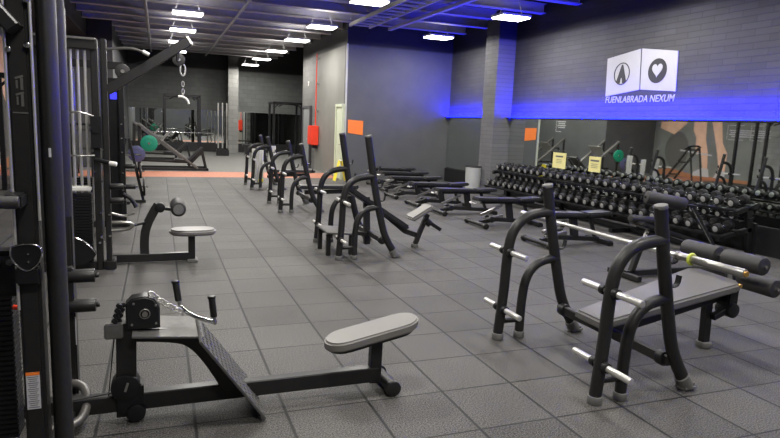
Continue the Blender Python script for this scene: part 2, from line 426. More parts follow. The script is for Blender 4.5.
# ================================================================== WALL THINGS
# logo on the mirror wall
xw = XW-.004; LS = .07
t = thing('logo_sign', 'white two-panel cube emblem with round icons painted on the dark wall', 'sign', (XW, 8.95, 2.4))
obj('emblem_panel', prism(B(), [(xw, 9.83+LS, 3.13-.01), (xw, 8.955+LS, 3.24-.01), (xw, 8.90+LS, 2.50-.01), (xw, 9.79+LS, 2.40-.01)], (-.012, 0, 0)), 'paper', t, smooth=False)
obj('emblem_panel', prism(B(), [(xw, 8.925+LS, 3.24-.01), (xw, 8.08+LS, 3.12-.01), (xw, 8.04+LS, 2.44-.01), (xw, 8.87+LS, 2.50-.01)], (-.012, 0, 0)), 'paper', t, smooth=False)
def yz(c, pts, x): return [(x, c[0]-a, c[1]+b) for a, b in pts]
ring = obj('round_icon', torus(B(), (xw-.013, 9.46, 2.805), (1, 0, 0), .20, .010, 36, 6), 'ink', t)
obj('arrow_shape', prism(B(), yz((9.46, 2.805), [(-.015, .17), (.015, .17), (.13, -.14), (.075, -.175), (.035, -.18), (.02, -.09), (0, -.07), (-.02, -.09), (-.035, -.18), (-.075, -.175), (-.13, -.14)], xw-.012), (-.006, 0, 0)), 'ink', ring, smooth=False)
disc = obj('round_icon', cyl(B(), (xw-.012, 8.57, 2.805), (xw-.018, 8.57, 2.805), .215, 40), 'ink', t, smooth=False)
hp = []
for i in range(40):
    a = 2*PI*i/40; hp.append((.0076*16*math.sin(a)**3, .0082*(13*math.cos(a)-5*math.cos(2*a)-2*math.cos(3*a)-math.cos(4*a))))
obj('heart_shape', prism(B(), yz((8.57, 2.825), hp, xw-.018), (-.004, 0, 0)), 'paper', disc, smooth=False)
def text(name, s, size, loc, rot, m, parent, shear=0, off=.0, ext=.002, width=None):
    c = bpy.data.curves.new(name, 'FONT'); c.body = s; c.size = size; c.shear = shear; c.offset = off; c.extrude = ext; c.align_x = 'LEFT'
    o = bpy.data.objects.new(name, c); COL.objects.link(o)
    bpy.context.view_layer.update()
    me = bpy.data.meshes.new_from_object(o.evaluated_get(bpy.context.evaluated_depsgraph_get()))
    bpy.data.objects.remove(o)
    if width:
        w = max(v.co.x for v in me.vertices)
        for v in me.vertices: v.co.x *= width/w
    mt = Matrix.Translation(V(loc)-V(root_of(parent)['_o'])) @ Euler(rot).to_matrix().to_4x4()
    me.transform(mt); me.materials.clear(); me.materials.append(M[m])
    o = bpy.data.objects.new(name, me); COL.objects.link(o); o.parent = parent; return o
text('wall_lettering', 'FUENLABRADA NEXUM', .172, (XW-.006, 9.87, 2.265), (PI/2, 0, -PI/2), 'paper', t, shear=.15, off=.002, width=1.75)

def flat(name, pts, vec, m, label, cat, group=None):
    return tag(obj(name, prism(B(), pts, vec), m, smooth=False), label, cat, group)
# orange sign on the end wall
t = thing('wall_sign', 'plain orange square sign on the grey end wall beside the corner', 'sign', (5.31, YF, 1.35))
obj('sign_board', prism(B(), [(5.08, YF-.001, 1.74), (5.54, YF-.001, 1.72), (5.54, YF-.001, 1.31), (5.09, YF-.001, 1.36)], (0, -.012, 0)), 'orange', t, smooth=False)
# notices on the mirror
for (y0, y1, z0, z1, lab) in ((11.38, 10.92, .86, 1.20, 'left of two pale yellow notices on the mirror above the dumbbells'), (10.15, 9.80, .88, 1.19, 'right of two pale yellow notices on the mirror above the dumbbells')):
    t = thing('paper_notice', lab, 'notice', (XW-.03, (y0+y1)/2, z0), 'yellow notices on the mirror')
    obj('sheet', bx(XW-.027, XW-.022, y1, y0, z0, z1), 'yellow', t, smooth=False)
    bm = B()
    box(bm, (XW-.0285, (y0+y1)/2, z1-.08), (.002, .26, .035))
    for k in range(3): box(bm, (XW-.0285, (y0+y1)/2, z1-.15-k*.035), (.002, .2, .008))
    obj('printed_block', bm, 'foot', t, smooth=False)
# doors in corridor wall
def door(name, y0, y1, z1, leaf, frame, handle=True):
    x = XC-.03
    bm = B(); box(bm, (x, y0-.04, z1/2), (.1, .08, z1)); box(bm, (x, y1+.04, z1/2), (.1, .08, z1)); box(bm, (x, (y0+y1)/2, z1+.04), (.1, y1-y0+.16, .08))
    d = struct(name, bm, frame)
    l = obj('door_leaf', bx(XC-.05, XC-.002, y0, y1, .01, z1), leaf, smooth=False); l.parent = d
    hbm = B(); cyl(hbm, (XC-.05, y0+.12, 1.02), (XC-.1, y0+.12, 1.02), .012, 8); cyl(hbm, (XC-.1, y0+.12, 1.02), (XC-.1, y0+.24, 1.02), .01, 8)
    h = obj('door_handle', hbm, 'steel'); h.parent = d
    return d
root_ofs = None
d1 = door('door_1', 16.93, 17.52, 2.1, 'doorpale', 'doorpale')
d2 = door('door_2', 20.95, 22.0, 2.1, 'doorgrey', 'door')
# hydrant cabinet + pipe
t = thing('fire_hose_cabinet', 'red fire hose cabinet on the wall between the doors', 'cabinet', (XC-.1, 20.1, .85))
obj('cabinet_body', box(B(), (XC-.12, 20.15, 1.18), (.22, .62, .64), bev=.01), 'red', t)
obj('cabinet_door', box(B(), (XC-.235, 20.15, 1.18), (.02, .56, .58), bev=.006), 'red', t)
obj('drain_fitting', box(B(), (XC-.1, 20.1, .80), (.14, .3, .10), bev=.01), 'black', t)
t = thing('sprinkler_pipe', 'thin red pipe dropping down the corridor wall to the cabinet', 'pipe', (XC-.06, 20.05, 1.5))
bm = B(); cyl(bm, (XC-.07, 20.05, 1.5), (XC-.07, 20.05, 3.85), .02, 10); obj('riser', bm, 'red', t)
bm = B()
for z in (2.0, 2.9, 3.7): box(bm, (XC-.04, 20.05, z), (.08, .09, .03))
loose('pipe_bracket', bm, 'steel', t)
t = thing('wall_plate', 'small pale plate high on the blockwork above the far door', 'plate', (XC, 21.4, 2.9))
obj('cover', box(B(), (XC-.015, 21.4, 2.95), (.03, .12, .16), bev=.005), 'white', t); obj('button', cyl(B(), (XC-.03, 21.4, 2.95), (XC-.04, 21.4, 2.95), .03, 12), 'foot', t)

# wet floor sign near pale door
t = thing('wet_floor_sign', 'yellow folding floor sign standing beside the pale green door', 'floor sign', (4.85, 16.6, 0))
for s in (-1, 1):
    obj('sign_panel', prism(B(), [(4.82+s*.16, 16.42, 0), (4.82+s*.16, 16.7, 0), (4.82+s*.02, 16.65, .58), (4.82+s*.02, 16.47, .58)], (s*.014, 0, .003)), 'yelplas', t, smooth=False)
obj('hinge', box(B(), (4.82, 16.56, .585), (.06, .18, .03), bev=.006), 'white', t)

# mural on left wall (flat print)
xm = XL
def mp(name, pts, m, x, par): return obj(name, prism(B(), [(x, a, b) for a, b in pts], (.004, 0, 0)), m, par, smooth=False)
t = thing('wall_mural', 'large mural of bare legs and a barbell on the left wall', 'mural', (XL, 18, 0))
bg = mp('backdrop', [(15.9, .0), (20.95, .0), (20.95, 3.8), (15.9, 3.8)], 'muralbg', xm+.001, t)
gr = mp('ground', [(16.2, .0), (20.9, .0), (20.9, .18), (19.9, .30), (18.6, .12), (16.2, .12)], 'muralfl', xm+.006, t)
leg = [[(18.62, 2.29), (18.85, 3.0), (18.3, 3.1), (18.32, 2.26), (18.28, 1.61), (18.12, 1.1), (18.04, .34), (18.24, .28), (18.45, 1.08), (18.63, 1.67)],
       [(18.06, 2.26), (18.35, 3.1), (17.55, 3.1), (17.62, 2.3), (17.48, 1.49), (17.22, 1.08), (17.24, .34), (17.49, .32), (17.67, 1.06), (17.82, 1.55)]]
for l in leg: mp('leg_print', [(y, z) for y, z in l], 'skin', xm+.011, t)
mp('arm_print', [(18.95, 3.1), (18.6, 3.1), (18.62, 2.29), (18.5, 1.3), (18.6, .96), (18.72, 1.03), (18.75, 1.66), (18.93, 1.95)], 'skin', xm+.016, t)
mp('arm_print', [(19.3, 2.2), (19.9, 1.75), (20.7, 2.0), (20.6, 3.4), (19.6, 3.6), (19.2, 2.8)], 'skin', xm+.016, t)
for s in ([(18.75, .10), (18.72, .25), (18.3, .45), (18.0, .42), (17.92, .10)], [(17.72, .10), (17.6, .32), (17.35, .42), (17.2, .36), (17.22, .10)]):
    mp('shoe_print', s, 'paper', xm+.02, t)
mp('bar_print', [(19.5, 1.13), (19.5, 1.07), (17.9, .94), (17.9, 1.0)], 'paper', xm+.021, t)
pt = [(19.7+.62*math.cos(2*PI*i/28), 1.1+.78*math.sin(2*PI*i/28)) for i in range(28)]
mp('plate_print', pt, 'foot', xm+.007, t)
torus_b = torus(B(), (xm+.012, 19.7, 1.1), (1, 0, 0), .6, .012, 36, 5); obj('plate_rim_print', torus_b, 'foot', t)
for yc, w in ((16.75, .5), (15.9, .35)):
    bm = B()
    for k in range(4): box(bm, (xm+.012, yc-(.06 if k == 3 else 0), 1.98-k*.075), (.004, w*2*(.9 if k % 2 else 1), .035))
    obj('caption_bars', bm, 'paper', t, smooth=False)
    bm = B(); box(bm, (xm+.012, yc+w+.08, 1.9), (.004, .02, .55)); box(bm, (xm+.012, yc+w*.4, 2.17), (.004, w*1.3, .02)); box(bm, (xm+.012, yc+w*.4, 1.63), (.004, w*1.3, .02))
    obj('caption_bracket', bm, 'paper', t, smooth=False)

t = thing('wall_caption', 'faded white caption bars on the store wall seen in the mirror', 'wall graphic', (-1.3, 24.1, 1.5))
bm = B()
for k in range(4): box(bm, (-1.293, 24.1, 2.12-k*.09), (.006, .62-.1*(k % 2), .045))
obj('caption_bars', bm, 'paper', t, smooth=False)
bm = B(); box(bm, (-1.293, 24.5, 2.0), (.006, .025, .7)); box(bm, (-1.293, 24.3, 2.34), (.006, .42, .025)); box(bm, (-1.293, 24.3, 1.65), (.006, .42, .025))
obj('caption_bracket', bm, 'paper', t, smooth=False)
# bin
t = thing('waste_bin', 'pale grey cylindrical bin with dark rim beside the block pillar', 'bin', (7.6, 13.9, 0))
bm = B(); cyl(bm, (7.66, 13.9, 0), (7.66, 13.9, .66), .19, 28, r2=.205); obj('bin_body', bm, 'bin', t)
bm = B(); torus(bm, (7.66, 13.9, .67), (0, 0, 1), .20, .02, 28, 8); obj('bin_rim', bm, 'black', t)

# ================================================================== PRESS STATIONS
FRONT = [(2.52, .03), (2.55, .41), (2.555, .70), (2.585, .88), (2.68, .985), (2.80, 1.02), (2.93, 1.03)]
INNER = [(2.72, .03), (2.72, .33), (2.745, .50), (2.82, .60), (2.92, .64), (3.03, .645)]
MAIN = [(2.88, 1.24), (2.96, .86), (3.05, .50), (3.115, .27), (3.26, .05)]
def station(name, label, dx, y0, y1, top=1.24, group='charcoal press stations in a row'):
    x0 = 2.9+dx
    t = thing(name, label, 'weight bench', (x0, (y0+y1)/2, 0), group)
    X = lambda p: p+dx
    main = list(MAIN)
    if top > 1.3: main = [(2.86-(top-1.24)*.04, top)] + main[1:]
    for y in (y0, y1):
        up = obj('upright', sweep(B(), [(X(p.x), y, p.y) for p in chaikin([(a, b, 0) for a, b in main], 2)], circ(.045, 18, .036), up=(0, 1, 0)), 'frame', t)
        tx, tz = main[0]
        obj('upright_cap', cyl(B(), (X(tx)+.003, y, tz-.012), (X(tx)-.003, y, tz+.014), .043, 20, bev=.006), 'foot', up)
        fl_ = obj('front_leg', tube(B(), [(X(a), y, b) for a, b in FRONT], .040, 14, smooth=2), 'frame', t)
        obj('inner_leg', tube(B(), [(X(a), y, b) for a, b in INNER], .037, 14, smooth=2), 'frame', t)
        for xx, r in ((2.52, .047), (2.72, .044)):
            obj('rubber_foot', cyl(B(), (X(xx), y, 0), (X(xx), y, .055), r, 18, bev=.008), 'foot', t)
        bm = B(); box(bm, (X(3.275), y, .025), (.13, .09, .05), bev=.018); cyl(bm, (X(3.27), y, .03), (X(3.22), y, .1), .05, 14); obj('rubber_foot', bm, 'foot', t)
        obj('side_link', cyl(B(), (X(2.53), y, .15), (X(2.73), y, .15), .022, 12), 'frame', t)
        for z in (.255, .72):
            xx = 2.535 if z < .5 else 2.555
            pg = obj('weight_peg', cyl(B(), (X(xx), y-.27, z), (X(xx), y+.25, z), .0215, 16, bev=.004), 'peg', t)
            for s in (-1, 1): obj('peg_collar', cyl(B(), (X(xx), y+s*.035, z), (X(xx), y+s*.075, z), .033, 16, bev=.005), 'black', pg)
        # j-hooks on the rear of the upright
        hs = (.915, .76) if top < 1.3 else (1.12, .93, .76)
        for z in hs:
            xm_ = 2.96+(.86-z)*.23
            bm = B(); rbar(bm, [(X(xm_+.03), y, z-.03), (X(xm_+.075), y, z-.035), (X(xm_+.105), y, z-.025), (X(xm_+.115), y, z+.035)], .045, .014, smooth=1, up=(0, 0, 1))
            obj('bar_hook', bm, 'black', t)
    cb = obj('crossbar', rbar(B(), [(X(3.10), y0, .22), (X(3.10), y1, .22)], .05, .07), 'frame', t)
    for y in (y0+.06, y1-.06): obj('bolt_flange', cyl(B(), (X(3.10), y-.03, .22), (X(3.10), y+.03, .22), .052, 12, bev=.006), 'black', cb)
    return t
def slab(bm, xs, zs, y0, y1, th, bev=.012, mi=0):
    """flat pad, long edge from (xs0,zs0) to (xs1,zs1) on its top"""
    a = V((xs[0], 0, zs[0])); b = V((xs[1], 0, zs[1])); d = (b-a); L = d.length; ang = math.atan2(-d.z, d.x)
    mid = (a+b)/2; n = V((-d.z, 0, d.x)).normalized()
    c = mid-n*(th/2); c.y = (y0+y1)/2
    return box(bm, c, (L, y1-y0, th), rot=(0, ang, 0), bev=bev, mi=mi)

GR = 'press stations standing in a row along the aisle'
# 1 - decline station
S1 = station('decline_bench', 'nearest press station, grey padded decline bench with foam leg rollers', 0, 2.83, 4.0, group=GR)
pb = B(); prism(pb, [(2.90, 3.25, .30), (4.20, 3.25, .30), (4.25, 3.32, .30), (4.28, 3.70, .30), (4.22, 3.78, .30), (2.90, 3.55, .30)], (0, 0, .07), bev=.016)
for v in pb.verts: v.co.z += (v.co.x-2.9)*.158-.012
obj('bench_pad', pb, 'pad', S1)
obj('pad_board', slab(B(), (2.97, 4.14), (.312, .495), 3.30, 3.54, .02, .004), 'black', S1)
obj('backbone', rbar(B(), [(3.1, 3.42, .22), (4.05, 3.42, .40), (4.3, 3.42, .44)], .06, .08, up=(0, 0, 1)), 'frame', S1)
obj('bench_leg', rbar(B(), [(4.07, 3.42, .46), (4.09, 3.42, .04)], .075, .055, up=(0, 1, 0)), 'frame', S1)
obj('rubber_foot', cyl(B(), (4.09, 3.42, 0), (4.09, 3.42, .05), .06, 18, bev=.01), 'foot', S1)
bm = B(); rbar(bm, [(4.08, 3.36, .27), (4.27, 3.36, .34)], .05, .05); cyl(bm, (4.25, 3.31, .32), (4.25, 3.45, .32), .06, 18, bev=.01); box(bm, (4.25, 3.38, .42), (.11, .10, .14), bev=.012)
obj('adjuster_block', bm, 'black', S1)
ra = obj('roller_arm', rbar(B(), [(4.22, 3.42, .34), (4.33, 3.42, .52), (4.42, 3.57, .70)], .05, .05, smooth=1), 'black', S1)
for (x, z) in ((4.38, .70), (4.55, .51)):
    ax = obj('roller_axle', cyl(B(), (x, 3.19, z), (x, 3.99, z), .014, 12), 'chrome', S1)
    obj('foam_roller', cyl(B(), (x, 3.21, z), (x, 3.56, z), .074, 24, bev=.014), 'foam', S1)
    obj('foam_roller', cyl(B(), (x, 3.62, z), (x, 3.97, z), .074, 24, bev=.014), 'foam', S1)
obj('axle_stay', rbar(B(), [(4.3, 3.5, .45), (4.58, 3.56, .49)], .03, .03), 'steel', S1)
# barbell across the hooks
t = thing('barbell', 'bare chrome barbell racked across the nearest press station', 'barbell', (3.045, 3.45, .93))
bx_, bz = 3.05, .93
obj('shaft', cyl(B(), (bx_, 2.80, bz), (bx_, 4.12, bz), .015, 14), 'peg', t)
obj('sleeve', cyl(B(), (bx_, 2.34, bz), (bx_, 2.80, bz), .026, 18, bev=.004), 'steel', t)
obj('sleeve', cyl(B(), (bx_, 4.13, bz), (bx_, 4.58, bz), .025, 18, bev=.004), 'steel', t)
for y in (2.80, 4.11): obj('sleeve_collar', cyl(B(), (bx_, y, bz), (bx_, y+.025, bz), .030, 18, bev=.006), 'steel', t)
obj('spring_clip', torus(B(), (bx_, 2.71, bz), (0, 1, 0), .031, .009, 20, 8), 'lime', t, label='lime green clip')
obj('end_cap', cyl(B(), (bx_, 2.331, bz), (bx_, 2.341, bz), .017, 16), 'brass', t, label='brass coloured bar end')
obj('end_button', cyl(B(), (4.205, 3.25, .545), (4.205, 3.27, .545), .018, 12, bev=.003), 'brass', S1, label='orange button on the pad end')

# 2 - incline station
S2 = station('incline_bench', 'second nearest press station, tall uprights and a sloping black bench', -.49, 6.93, 8.05, top=1.51, group=GR)
obj('back_pad', slab(B(), (2.30, 3.17), (.86, .31), 7.40, 7.68, .07, .02), 'padblk', S2)
obj('backbone', rbar(B(), [(2.64, 7.54, .62), (3.15, 7.54, .22), (3.33, 7.54, .16)], .06, .07), 'frame', S2)
obj('seat_post', rbar(B(), [(3.29, 7.5, .03), (3.36, 7.5, .22), (3.46, 7.5, .46)], .06, .06, up=(0, 1, 0)), 'frame', S2)
obj('rubber_foot', cyl(B(), (3.29, 7.5, 0), (3.29, 7.5, .05), .05, 16, bev=.008), 'foot', S2)
obj('seat_pad', slab(B(), (3.18, 3.49), (.42, .60), 7.38, 7.66, .06, .02), 'padtop', S2)
bm = B(); cyl(bm, (3.42, 7.45, .38), (3.48, 7.45, .33), .05, 16); rbar(bm, [(3.40, 7.5, .40), (3.66, 7.48, .24)], .05, .05); obj('seat_adjuster', bm, 'black', S2)
obj('back_post', rbar(B(), [(2.60, 7.54, .06), (2.57, 7.54, .70)], .08, .07, up=(0, 1, 0)), 'frame', S2)
obj('foot_plate', box(B(), (2.12, 7.40, .285), (.38, .56, .02), rot=(0, math.radians(4), 0), bev=.004), 'tread', S2)
for yy in (7.2, 7.62): obj('plate_leg', rbar(B(), [(1.97, yy, .0), (1.97, yy, .27)], .055, .055, up=(0, 1, 0)), 'frame', S2)
obj('plate_leg', rbar(B(), [(2.27, 7.2, .0), (2.27, 7.2, .25)], .055, .055, up=(0, 1, 0)), 'frame', S2)
obj('plate_stay', rbar(B(), [(2.25, 7.42, .25), (2.6, 7.5, .2)], .05, .05), 'frame', S2)
obj('rear_stay', rbar(B(), [(2.66, 8.0, .22), (2.62, 7.6, .3)], .04, .04), 'frame', S2)
# 3 - flat station
def flatbench(t, dx, yc, z=.44):
    obj('bench_pad', slab(B(), (2.98+dx, 4.15+dx), (z, z), yc-.15, yc+.15, .065, .02), 'padblk', t)
    obj('backbone', rbar(B(), [(3.1+dx, yc, z-.14), (4.0+dx, yc, z-.12)], .06, .08), 'frame', t)
    obj('bench_leg', rbar(B(), [(3.95+dx, yc, z-.08), (4.0+dx, yc, .04)], .07, .055, up=(0, 1, 0)), 'frame', t)
    obj('rubber_foot', cyl(B(), (4.0+dx, yc, 0), (4.0+dx, yc, .05), .055, 16, bev=.01), 'foot', t)
S3 = station('flat_bench', 'third press station, long flat black bench reaching toward the nearer station', -.49, 10.75, 11.95, top=1.27, group=GR)
flatbench(S3, -.49, 11.35)
S4 = station('flat_bench', 'farthest press station, with white towels hung on its frame', -.50, 14.3, 15.4, top=1.27, group=GR)
flatbench(S4, -.50, 14.85)
def towel(x0, x1, y, z0, z1, label, mm='towel', low=None):
    t = thing('hanging_towel', label, 'towel', ((x0+x1)/2, y, z1), 'white towels on the farthest press station')
    bm = B(); n = 8; rows = []
    for s in (-1, 1):
        for j in range(7):
            z = z1-(z1-z0)*j/6
            rows.append([(x0+(x1-x0)*i/n, y+s*.035*(1-.3*j/6)+.012*math.sin(i*1.7+j*.4), z-(.02*math.sin(i*1.1))*(j/6)) for i in range(n+1)])
    G = rows[:7][::-1]+rows[7:]
    vv = [[bm.verts.new(p) for p in r] for r in G]
    for a, b in zip(vv, vv[1:]):
        for i in range(n): bm.faces.new((a[i], a[i+1], b[i+1], b[i]))
    o = obj('cloth', bm, mm, t); md = o.modifiers.new('s', 'SOLIDIFY'); md.thickness = .012
    bm = B(); box(bm, ((x0+x1)/2, y-.045, z0+.05), ((x1-x0)*.95, .02, .07)); obj('hem_band', bm, low or 'paper', t, smooth=False)
towel(2.06, 2.2, 14.55, .2, .95, 'left of the white towels hanging on the farthest press station')
towel(2.24, 2.38, 14.9, .12, .9, 'middle white towel with yellow hem on the farthest press station', low='yelplas')
towel(2.55, 2.72, 15.15, .4, 1.0, 'right of the white towels on the farthest press station')

# ================================================================== SEATED ROW STATION
yr = 3.4
SR = thing('seated_row_machine', 'low row station in the foreground with pale oval seat and foot plate', 'exercise machine', (-.18, yr, 0))
obj('base_beam', rbar(B(), [(-.5, yr+.02, .10), (1.27, yr-.0, .105)], .07, .095), 'frame', SR)
col = obj('column', rbar(B(), [(-.19, yr, .03), (-.18, yr, .56)], .10, .07, up=(0, 1, 0)), 'frame', SR)
bm = B(); cyl(bm, (-.19, yr-.055, .20), (-.19, yr+.055, .20), .075, 24, bev=.008); cyl(bm, (-.14, yr-.065, .055), (-.14, yr+.065, .055), .05, 20, bev=.008); box(bm, (-.165, yr, .13), (.13, .10, .17), bev=.01)
obj('pulley_guard', bm, 'black', SR)
obj('guard_badge', box(B(), (-.185, yr-.058, .21), (.012, .006, .05), rot=(0, .3, 0)), 'steel', SR, smooth=False)
bm = B(); prism(bm, [(-.18, yr-.06, .53), (-.01, yr-.06, .53), (-.01, yr-.06, .64), (-.035, yr-.06, .69), (-.08, yr-.06, .71), (-.15, yr-.06, .70), (-.18, yr-.06, .67)], (0, .10, 0), bev=.008)
ph = obj('pulley_housing', bm, 'black', SR)
obj('pulley_hub', cyl(B(), (-.085, yr-.075, .615), (-.085, yr-.06, .615), .014, 12), 'steel', ph)
bm = B(); torus(bm, (-.085, yr-.062, .615), (0, 1, 0), .025, .003, 24, 6)
for a, b in ((-.03, .66), (-.03, .56), (-.15, .56), (-.14, .675)): cyl(bm, (a, yr-.068, b), (a, yr-.055, b), .006, 8)
loose('housing_trim', bm, 'steel', ph)
bm = B()
for k in range(4): box(bm, (-.225+.008*k, yr-.02, .58+.028*k), (.05, .05, .022), bev=.005); cyl(bm, (-.23+.008*k, yr-.045, .58+.028*k), (-.23+.008*k, yr-.06, .58+.028*k), .012, 10)
obj('pin_stack', bm, 'black', SR)
obj('side_bracket', box(B(), (-.24, yr-.04, .53), (.09, .05, .085), bev=.006), 'tread', SR)
obj('foot_frame', rbar(B(), [(-.16, yr, .49), (.08, yr, .465), (.17, yr, .42), (.26, yr, .30), (.37, yr, .10)], .075, .055, smooth=2, up=(0, 1, 0)), 'frame', SR)
obj('deck_plate', box(B(), (.03, yr+.04, .50), (.36, .36, .012), rot=(0, math.radians(5), 0), bev=.003), 'tread', SR, smooth=False)
a = V((.185, 0, .50)); b = V((.53, 0, .02)); d = b-a; ang = math.atan2(-d.z, d.x)
bm = B(); box(bm, ((a.x+b.x)/2, yr-.02, (a.z+b.z)/2), (d.length, .46, .014), rot=(0, ang, 0), bev=.003)
n = V((-d.z, 0, d.x)).normalized()*-1
if n.z < 0: n = -n
for i in range(14):
    for j in range(9):
        p = a+d*((i+.5)/14); c = p+n*.009; c.y = yr-.02-.2+.05*j
        box(bm, c, (.022, .006, .004), rot=(Euler((0, ang, 0)).to_matrix() @ Euler((0, 0, .8 if (i+j) % 2 else -.8)).to_matrix()))
obj('foot_plate', bm, 'tread', SR, smooth=False, label='steel tread plate sloping to the floor')
obj('seat_post', rbar(B(), [(1.255, yr, .05), (1.26, yr, .37)], .075, .06, up=(0, 1, 0)), 'frame', SR)
st = B()
pts = stadium(1.215, yr-.04, 0, .60, .24, 0, 10)
prism(st, [(x, y, .365) for x, y, z in pts], (0, 0, .06), bev=.012)
for v in st.verts: v.co.z += (v.co.x-1.215)*.20
obj('seat', st, 'padtop', SR)
st = B(); prism(st, [(1.215+(x-1.215)*.9, yr-.04+(y-yr+.04)*.85, .35) for x, y, z in pts], (0, 0, .02))
for v in st.verts: v.co.z += (v.co.x-1.215)*.20
obj('seat_board', st, 'black', SR)
obj('rear_foot', tube(B(), [(1.34, yr-.12, .05), (1.33, yr+.12, .05)], .04, 16), 'frame', SR)
for y in (yr-.13, yr+.13): obj('rubber_foot', cyl(B(), (1.335, y-.02, .05), (1.335, y+.02, .05), .05, 18, bev=.008), 'rubber', SR)
obj('front_loop', tube(B(), [(-.55, yr-.14, .06), (-.42, yr-.12, .06), (-.38, yr-.02, .10), (-.40, yr+.12, .17), (-.5, yr+.16, .18)], .024, 10, smooth=2), 'rail', SR)
bm = B(); cyl(bm, (-.5, yr-.03, .15), (-.2, yr-.03, .18), .003, 5); cyl(bm, (-.28, yr+.0, .13), (-.24, yr, .50), .003, 5)
obj('cable', bm, 'black', SR)
# V handle and chain resting on the deck
t = thing('row_handle', 'chrome two-grip pulling handle on its chain above the foot plate', 'handle', (.1, 3.4, .52))
hp1, hp2 = V((.10, 3.53, .585)), V((.275, 3.30, .55))
obj('handle_bar', tube(B(), [hp1, V((.15, 3.43, .56)), hp2], .012, 10, smooth=1), 'chrome', t)
for p, tx in ((hp1, -.025), (hp2, -.02)):
    obj('grip_stem', cyl(B(), p, p+V((tx*.4, 0, .04)), .010, 10), 'steel', t)
    obj('rubber_grip', cyl(B(), p+V((tx*.4, 0, .035)), p+V((tx, 0, .145)), .0185, 14, bev=.004), 'rubber', t)
    obj('grip_cap', cyl(B(), p+V((tx, 0, .14)), p+V((tx*1.05, 0, .155)), .022, 14, bev=.004), 'black', t)
def chain(p0, p1, n, sag, R_, r, par, m='peg', name='chain_link'):
    p0 = V(p0); p1 = V(p1)
    for i in range(n):
        s = (i+.5)/n; c = p0.lerp(p1, s); c.z -= sag*4*s*(1-s)
        d = (p1-p0).normalized(); ax = d.cross(V((0, 0, 1))) if i % 2 else d.cross(V((1, .3, .2)))
        ax.normalize(); u = d; w = ax.cross(u)
        L = (p1-p0).length/n*.72
        pts = [c+u*math.cos(2*PI*k/14)*L+w*math.sin(2*PI*k/14)*R_ for k in range(14)]
        obj(name, sweep(B(), pts, circ(r, 6), up=ax, closed=True), m, par)
chain((-.06, 3.38, .72), (.10, 3.46, .58), 7, .01, .013, .0042, t)

# ================================================================== CABLE TOWER, NEAREST
CT = thing('cable_tower', 'nearest black cable tower cut by the left edge, with chrome guide edges', 'exercise machine', (-.6, 2.9, 0))
obj('post', box(B(), (-.480, 2.66, 1.3), (.078, .10, 2.6), bev=.012), 'frame', CT)
obj('post', sweep(B(), [(-.390, 2.66, 0), (-.390, 2.66, 2.6)], circ(.036, 20, .055), up=(0, 1, 0)), 'frame', CT)
obj('post', sweep(B(), [(-.392, 2.90, 1.22), (-.392, 2.90, 2.6)], circ(.036, 20, .05), up=(0, 1, 0)), 'frame', CT)
obj('post', box(B(), (-.48, 3.62, 1.1), (.07, .09, 2.2), bev=.01), 'frame', CT)
obj('post', box(B(), (-1.15, 3.5, 1.3), (.08, .10, 2.6), bev=.01), 'frame', CT)
obj('post', box(B(), (-1.15, 2.66, 1.3), (.08, .10, 2.6), bev=.01), 'frame', CT)
for x, z0 in ((-.517, 0.9), (-.432, 1.25)): obj('guide_rail', cyl(B(), (x, 2.60, z0), (x, 2.60, 2.58), .0055, 10), 'peg', CT)
for x in (-.72, -.88): obj('guide_rod', cyl(B(), (x, 3.2, .1), (x, 3.2, 2.5), .012, 12), 'peg', CT)
obj('top_beam', rbar(B(), [(-1.2, 2.66, 2.62), (-.34, 2.66, 2.62)], .10, .10), 'frame', CT)
obj('top_beam', rbar(B(), [(-1.2, 3.5, 2.62), (-.40, 3.5, 2.62)], .10, .10), 'frame', CT)
obj('base_rail', rbar(B(), [(-1.2, 3.5, .08), (-.40, 3.5, .08)], .08, .08), 'frame', CT)
obj('base_rail', rbar(B(), [(-.48, 2.6, .05), (-.48, 3.66, .05)], .08, .08), 'frame', CT)
obj('base_rail', rbar(B(), [(-1.15, 2.6, .05), (-1.15, 3.6, .05)], .08, .08), 'frame', CT)
obj('brace', rbar(B(), [(-1.05, 2.62, 2.62), (-.475, 2.57, 1.95)], .05, .10, up=(0, 1, 0)), 'frame', CT)
bm = B()
for x, z in ((-.44, 2.06), (-.445, 1.90), (-.505, 1.88), (-.49, 2.14)): cyl(bm, (x, 2.60, z), (x, 2.585, z), .011, 10, bev=.003)
loose('bolt', bm, 'chrome', CT)
# weight stack
for k in range(30):
    obj('stack_plate', box(B(), (-.80, 3.2, .115+k*.0245), (.30, .13, .0215), bev=.004), 'black', CT)
obj('selector_pin', cyl(B(), (-.64, 3.12, .76), (-.60, 3.10, .76), .012, 10), 'red', CT)
bm = B(); box(bm, (-.63, 2.95, .97), (.16, .12, .20), bev=.02); obj('carriage_block', bm, 'black', CT)
bm = B()
for dx_ in (0, .045, .09): cyl(bm, (-.64+dx_, 2.88, 1.02), (-.64+dx_, 2.86, 1.03), .014, 10)
loose('carriage_knob', bm, 'chrome', CT)
gp = [(-.045, .04), (-.02, .05), (.02, .05), (.045, .04), (.052, .01), (.035, -.03), (0, -.055), (-.035, -.03), (-.052, .01)]
gp = [(p.x, p.y) for p in chaikin([(a, b, 0) for a, b in gp+gp[:1]], 2)][:-1]
g = obj('round_guard', prism(B(), [(-.475+a, 2.56, 1.115+b) for a, b in gp], (0, .02, 0)), 'black', CT)
obj('guard_rim', sweep(B(), [(-.475+a*1.03, 2.557, 1.115+b*1.03) for a, b in gp], circ(.0035, 6), up=(0, 1, 0), closed=True), 'chrome', g)
obj('guard_base', box(B(), (-.475, 2.585, 1.04), (.085, .05, .07), bev=.008), 'black', CT)
bm = B()
for z in (1.13, 1.10): cyl(bm, (-.468, 2.55, z), (-.468, 2.56, z), .004, 8)
